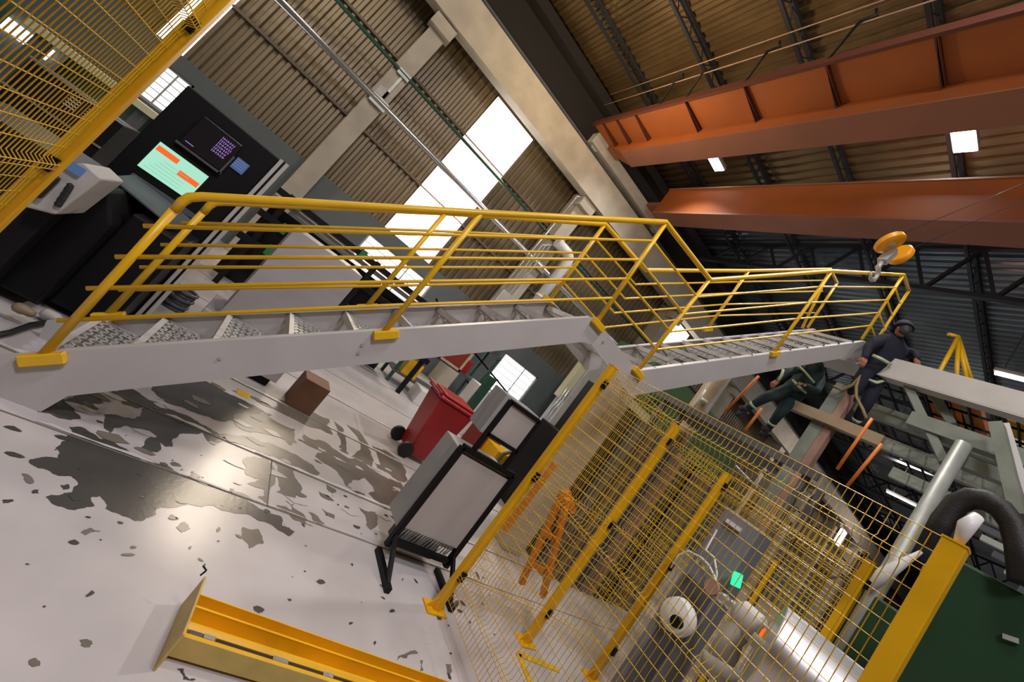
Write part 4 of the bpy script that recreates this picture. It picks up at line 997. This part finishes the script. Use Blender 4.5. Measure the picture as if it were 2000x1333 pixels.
# ================================================================== workers
def person(name, joints, links, label, pelvis, clothes='navy', cat='person'):
    t = bpy.data.meshes.new(name); idx = {k: i for i, k in enumerate(joints)}
    t.from_pydata([joints[k][0] for k in joints], [(idx[a], idx[b]) for a, b in links], [])
    t.materials.append(M[clothes])
    o = bpy.data.objects.new(name, t); COL.objects.link(o)
    sk = o.modifiers.new('skin', 'SKIN'); sk.use_smooth_shade = True
    lay = t.skin_vertices[0] if t.skin_vertices else None
    if lay is None:
        bm = bmesh.new(); bm.from_mesh(t); bm.verts.layers.skin.verify(); bm.to_mesh(t); bm.free(); lay = t.skin_vertices[0]
    for k in joints:
        r = joints[k][1]; lay.data[idx[k]].radius = r if isinstance(r, tuple) else (r, r); lay.data[idx[k]].use_root = (k == pelvis)
    ss = o.modifiers.new('sub', 'SUBSURF'); ss.levels = 2; ss.render_levels = 2
    tag(o, label, cat); return o
def add_child(mb, name, mt, p):
    o = mb.build(name, mt); o.parent = p; return o
def worker(name, base, face, joints, label, head, look, clothes, hat='darkgrey'):
    """joints: world points with radii; head: world point; look: local (right, forward, up)"""
    f = Vector(face); f.z = 0; f.normalize(); r = f.cross(Vector((0,0,1)))
    L = lambda p: Vector(base) + r*p[0] + f*p[1] + Vector((0,0,p[2]))
    J = joints
    links = [('pelvis','waist'),('waist','chest'),('chest','neck'),
             ('pelvis','hipL'),('hipL','kneeL'),('kneeL','ankL'),('ankL','toeL'),('pelvis','hipR'),('hipR','kneeR'),('kneeR','ankR'),('ankR','toeR'),
             ('chest','shL'),('shL','elL'),('elL','wrL'),('chest','shR'),('shR','elR'),('elR','wrR')]
    o = person(name, J, links, label, 'pelvis', clothes)
    hc = Vector(head); lk = (r*look[0]+f*look[1]+Vector((0,0,look[2]))).normalized()
    q = Vector((0,1,0)).rotation_difference(lk).to_matrix()
    m = MB(); bmesh.ops.create_uvsphere(m.bm, u_segments=20, v_segments=14, radius=.1)
    for v in m.bm.verts:
        c = v.co; c.z *= 1.18; c.x *= .82
        if c.y > .06 and abs(c.x) < .025 and -.05 < c.z < .02: c.y += .018        # nose
        if c.z < -.06: c.y += .012; c.x *= .85                                    # chin
        v.co = q @ c + hc
    add_child(m, 'head', 'skin', o)
    m = MB(); bmesh.ops.create_uvsphere(m.bm, u_segments=18, v_segments=12, radius=.103)
    for v in m.bm.verts: c = v.co; c.z *= 1.12; c.x *= .86; c.y = c.y*.85-.024; v.co = q @ c + hc
    for fc in m.bm.faces: fc.smooth = True
    add_child(m, 'hair', 'boot', o)
    m = MB()
    for sx in (-1,1): m.lathe([(.012,-.004),(.022,0),(.012,.006)], o=hc+q@Vector((sx*.083,.0,-.005)), axis='x', n=10)
    for sx in (-1,1): m.lathe([(.004,0),(.008,.004)], o=hc+q@Vector((sx*.03,.092,.012)), axis='y', n=8)
    add_child(m, 'ear', 'skin', o)
    m = MB(); prof = [(.128,.0),(.118,.03),(.112,.07),(.09,.11),(.05,.135),(.012,.142)]
    m.lathe(prof, o=hc+q@Vector((0,-.005,.02)), R=q, n=22); m.box(-.07,.07,.09,.16,-.004,.008, R=q, o=hc+q@Vector((0,0,.02)))
    add_child(m, 'helmet', hat, o)
    # hands with fingers
    for sd in 'LR':
        w = J['wr'+sd][0]; e = J['el'+sd][0]; d = (w-e).normalized(); sid = d.cross(Vector((0,0,1))).normalized(); dn = sid.cross(d)
        m = MB(); m.bar(w-d*.01, w+d*.075, .075, .028, up=dn)
        for i in range(4):
            b0 = w+d*.072+sid*((i-1.5)*.019); ln = (.062,.072,.068,.052)[i]
            m.tube([b0, b0+d*ln*.5-dn*.006, b0+d*ln*.8-dn*.03, b0+d*ln*.75-dn*.052], .0085, n=7, rs=[.0095,.009,.0085,.007])
        sgn = 1 if sd == 'L' else -1; b0 = w+d*.02+sid*(sgn*.036); m.tube([b0, b0+d*.03+sid*sgn*.022-dn*.01, b0+d*.055+sid*sgn*.018-dn*.03], .01, n=7)
        add_child(m, 'hand', 'skin', o)
    for sd in 'LR':
        a, tt = J['ank'+sd][0], J['toe'+sd][0]; d = (tt-a); d.z = 0; d.normalize()
        m = MB(); zb = base[2] if abs(a.z-base[2]) < .3 else a.z-.09
        m.tube([Vector((a.x,a.y,a.z+.08)), Vector((a.x,a.y,a.z-.03))], .055, n=14); m.tube([Vector((a.x,a.y,a.z-.045))-d*.07, Vector((a.x,a.y,a.z-.045))+d*.1, Vector((a.x,a.y,a.z-.055))+d*.17], .045, n=12, rs=[.044,.046,.035])
        add_child(m, 'boot', 'boot', o)
        k = J['knee'+sd][0]; p0 = a+(k-a)*.28; p1 = a+(k-a)*.40
        m = MB(); m.tube([p0,p1], .068, n=16, rs=[.062,.068]); add_child(m, 'ankle_band', 'reflect', o)
    return o, J, L
def Q(px, py, d): return at(px, py, d=d)
D1 = 6.95
J1 = {'pelvis':(Q(1549,768,D1),.155),'waist':(Q(1563,752,D1-.02),.15),'chest':(Q(1584,730,D1-.08),(.2,.16)),'neck':(Q(1603,704,D1-.12),.065),
 'hipL':(Q(1536,764,D1-.02),.12),'kneeL':(Q(1497,776,D1-.3),.085),'ankL':(Q(1458,799,D1-.1),.055),'toeL':(Q(1438,812,D1-.2),.036),
 'hipR':(Q(1546,780,D1-.02),.12),'kneeR':(Q(1524,806,D1-.3),.085),'ankR':(Q(1500,838,D1-.12),.055),'toeR':(Q(1484,850,D1-.22),.036),
 'shL':(Q(1570,716,D1-.1),.085),'elL':(Q(1538,728,D1-.32),.06),'wrL':(Q(1517,746,D1-.42),.04),
 'shR':(Q(1603,742,D1-.1),.085),'elR':(Q(1596,764,D1-.3),.06),'wrR':(Q(1570,752,D1-.45),.04)}
w1, J, L = worker('person', Q(1549,768,D1), (-.4,-.8,0), J1, 'person in dark teal workwear with reflective bands, crouching below the upper flight', Q(1616,689,D1-.1), (0,1,-.2), 'teal_vest')
def strap(pts, r=.016): 
    m = MB(); m.tube(pts, r, n=6); return m
for a, b, c in (((1556,712,.3),(1572,727,.3),(1590,748,.3)),((1548,742,.24),(1560,756,.26),(1574,768,.2)),((1530,722,.4),(1526,735,.42),(1520,744,.44))):
    m = MB(); m.tube([Q(p[0],p[1],D1-p[2]) for p in (a,b,c)], .02, n=6); add_child(m, 'harness_strap', 'reflect', w1)
D2 = 6.55
J2 = {'pelvis':(Q(1712,722,D2),.17),'waist':(Q(1726,703,D2),.175),'chest':(Q(1744,676,D2-.03),(.23,.19)),'neck':(Q(1757,655,D2-.06),.07),
 'hipL':(Q(1700,716,D2),.13),'kneeL':(Q(1668,764,D2-.12),.09),'ankL':(Q(1640,815,D2+.05),.058),'toeL':(Q(1632,826,D2-.1),.036),
 'hipR':(Q(1716,736,D2),.13),'kneeR':(Q(1692,790,D2-.15),.09),'ankR':(Q(1664,836,D2+.05),.058),'toeR':(Q(1656,848,D2-.1),.036),
 'shL':(Q(1722,664,D2-.03),.10),'elL':(Q(1696,676,D2-.25),.065),'wrL':(Q(1688,702,D2-.42),.042),
 'shR':(Q(1770,690,D2-.03),.10),'elR':(Q(1790,690,D2-.18),.065),'wrR':(Q(1791,704,D2-.3),.042)}
w2, J, L = worker('person', Q(1712,722,D2), (.5,.85,0), J2, 'person in navy workwear standing behind the platform edge beam at the stair head', Q(1764,645,D2-.12), (0,1,-.4), 'navy', 'navy')
m = MB()
m.tube([Q(1704,694,D2-.2), Q(1722,702,D2-.25), Q(1740,712,D2-.2)], .026, n=6); add_child(m, 'reflective_belt', 'reflect', w2); m = MB(); m.tube([Q(1696,742,D2-.14), Q(1712,748,D2-.2), Q(1728,744,D2-.14)], .022, n=6)
add_child(m, 'reflective_belt', 'reflect', w2)
m = MB(); m.tube([at(*p,x=6.72) for p in ((1628,755),(1645,762),(1665,752),(1680,735),(1672,755),(1672,775),(1685,800),(1692,818))], .022, n=7)
o = m.build('safety_lanyard', 'tan_rope'); tag(o, 'tan safety lanyard looped round the head of the steel column', 'rope')
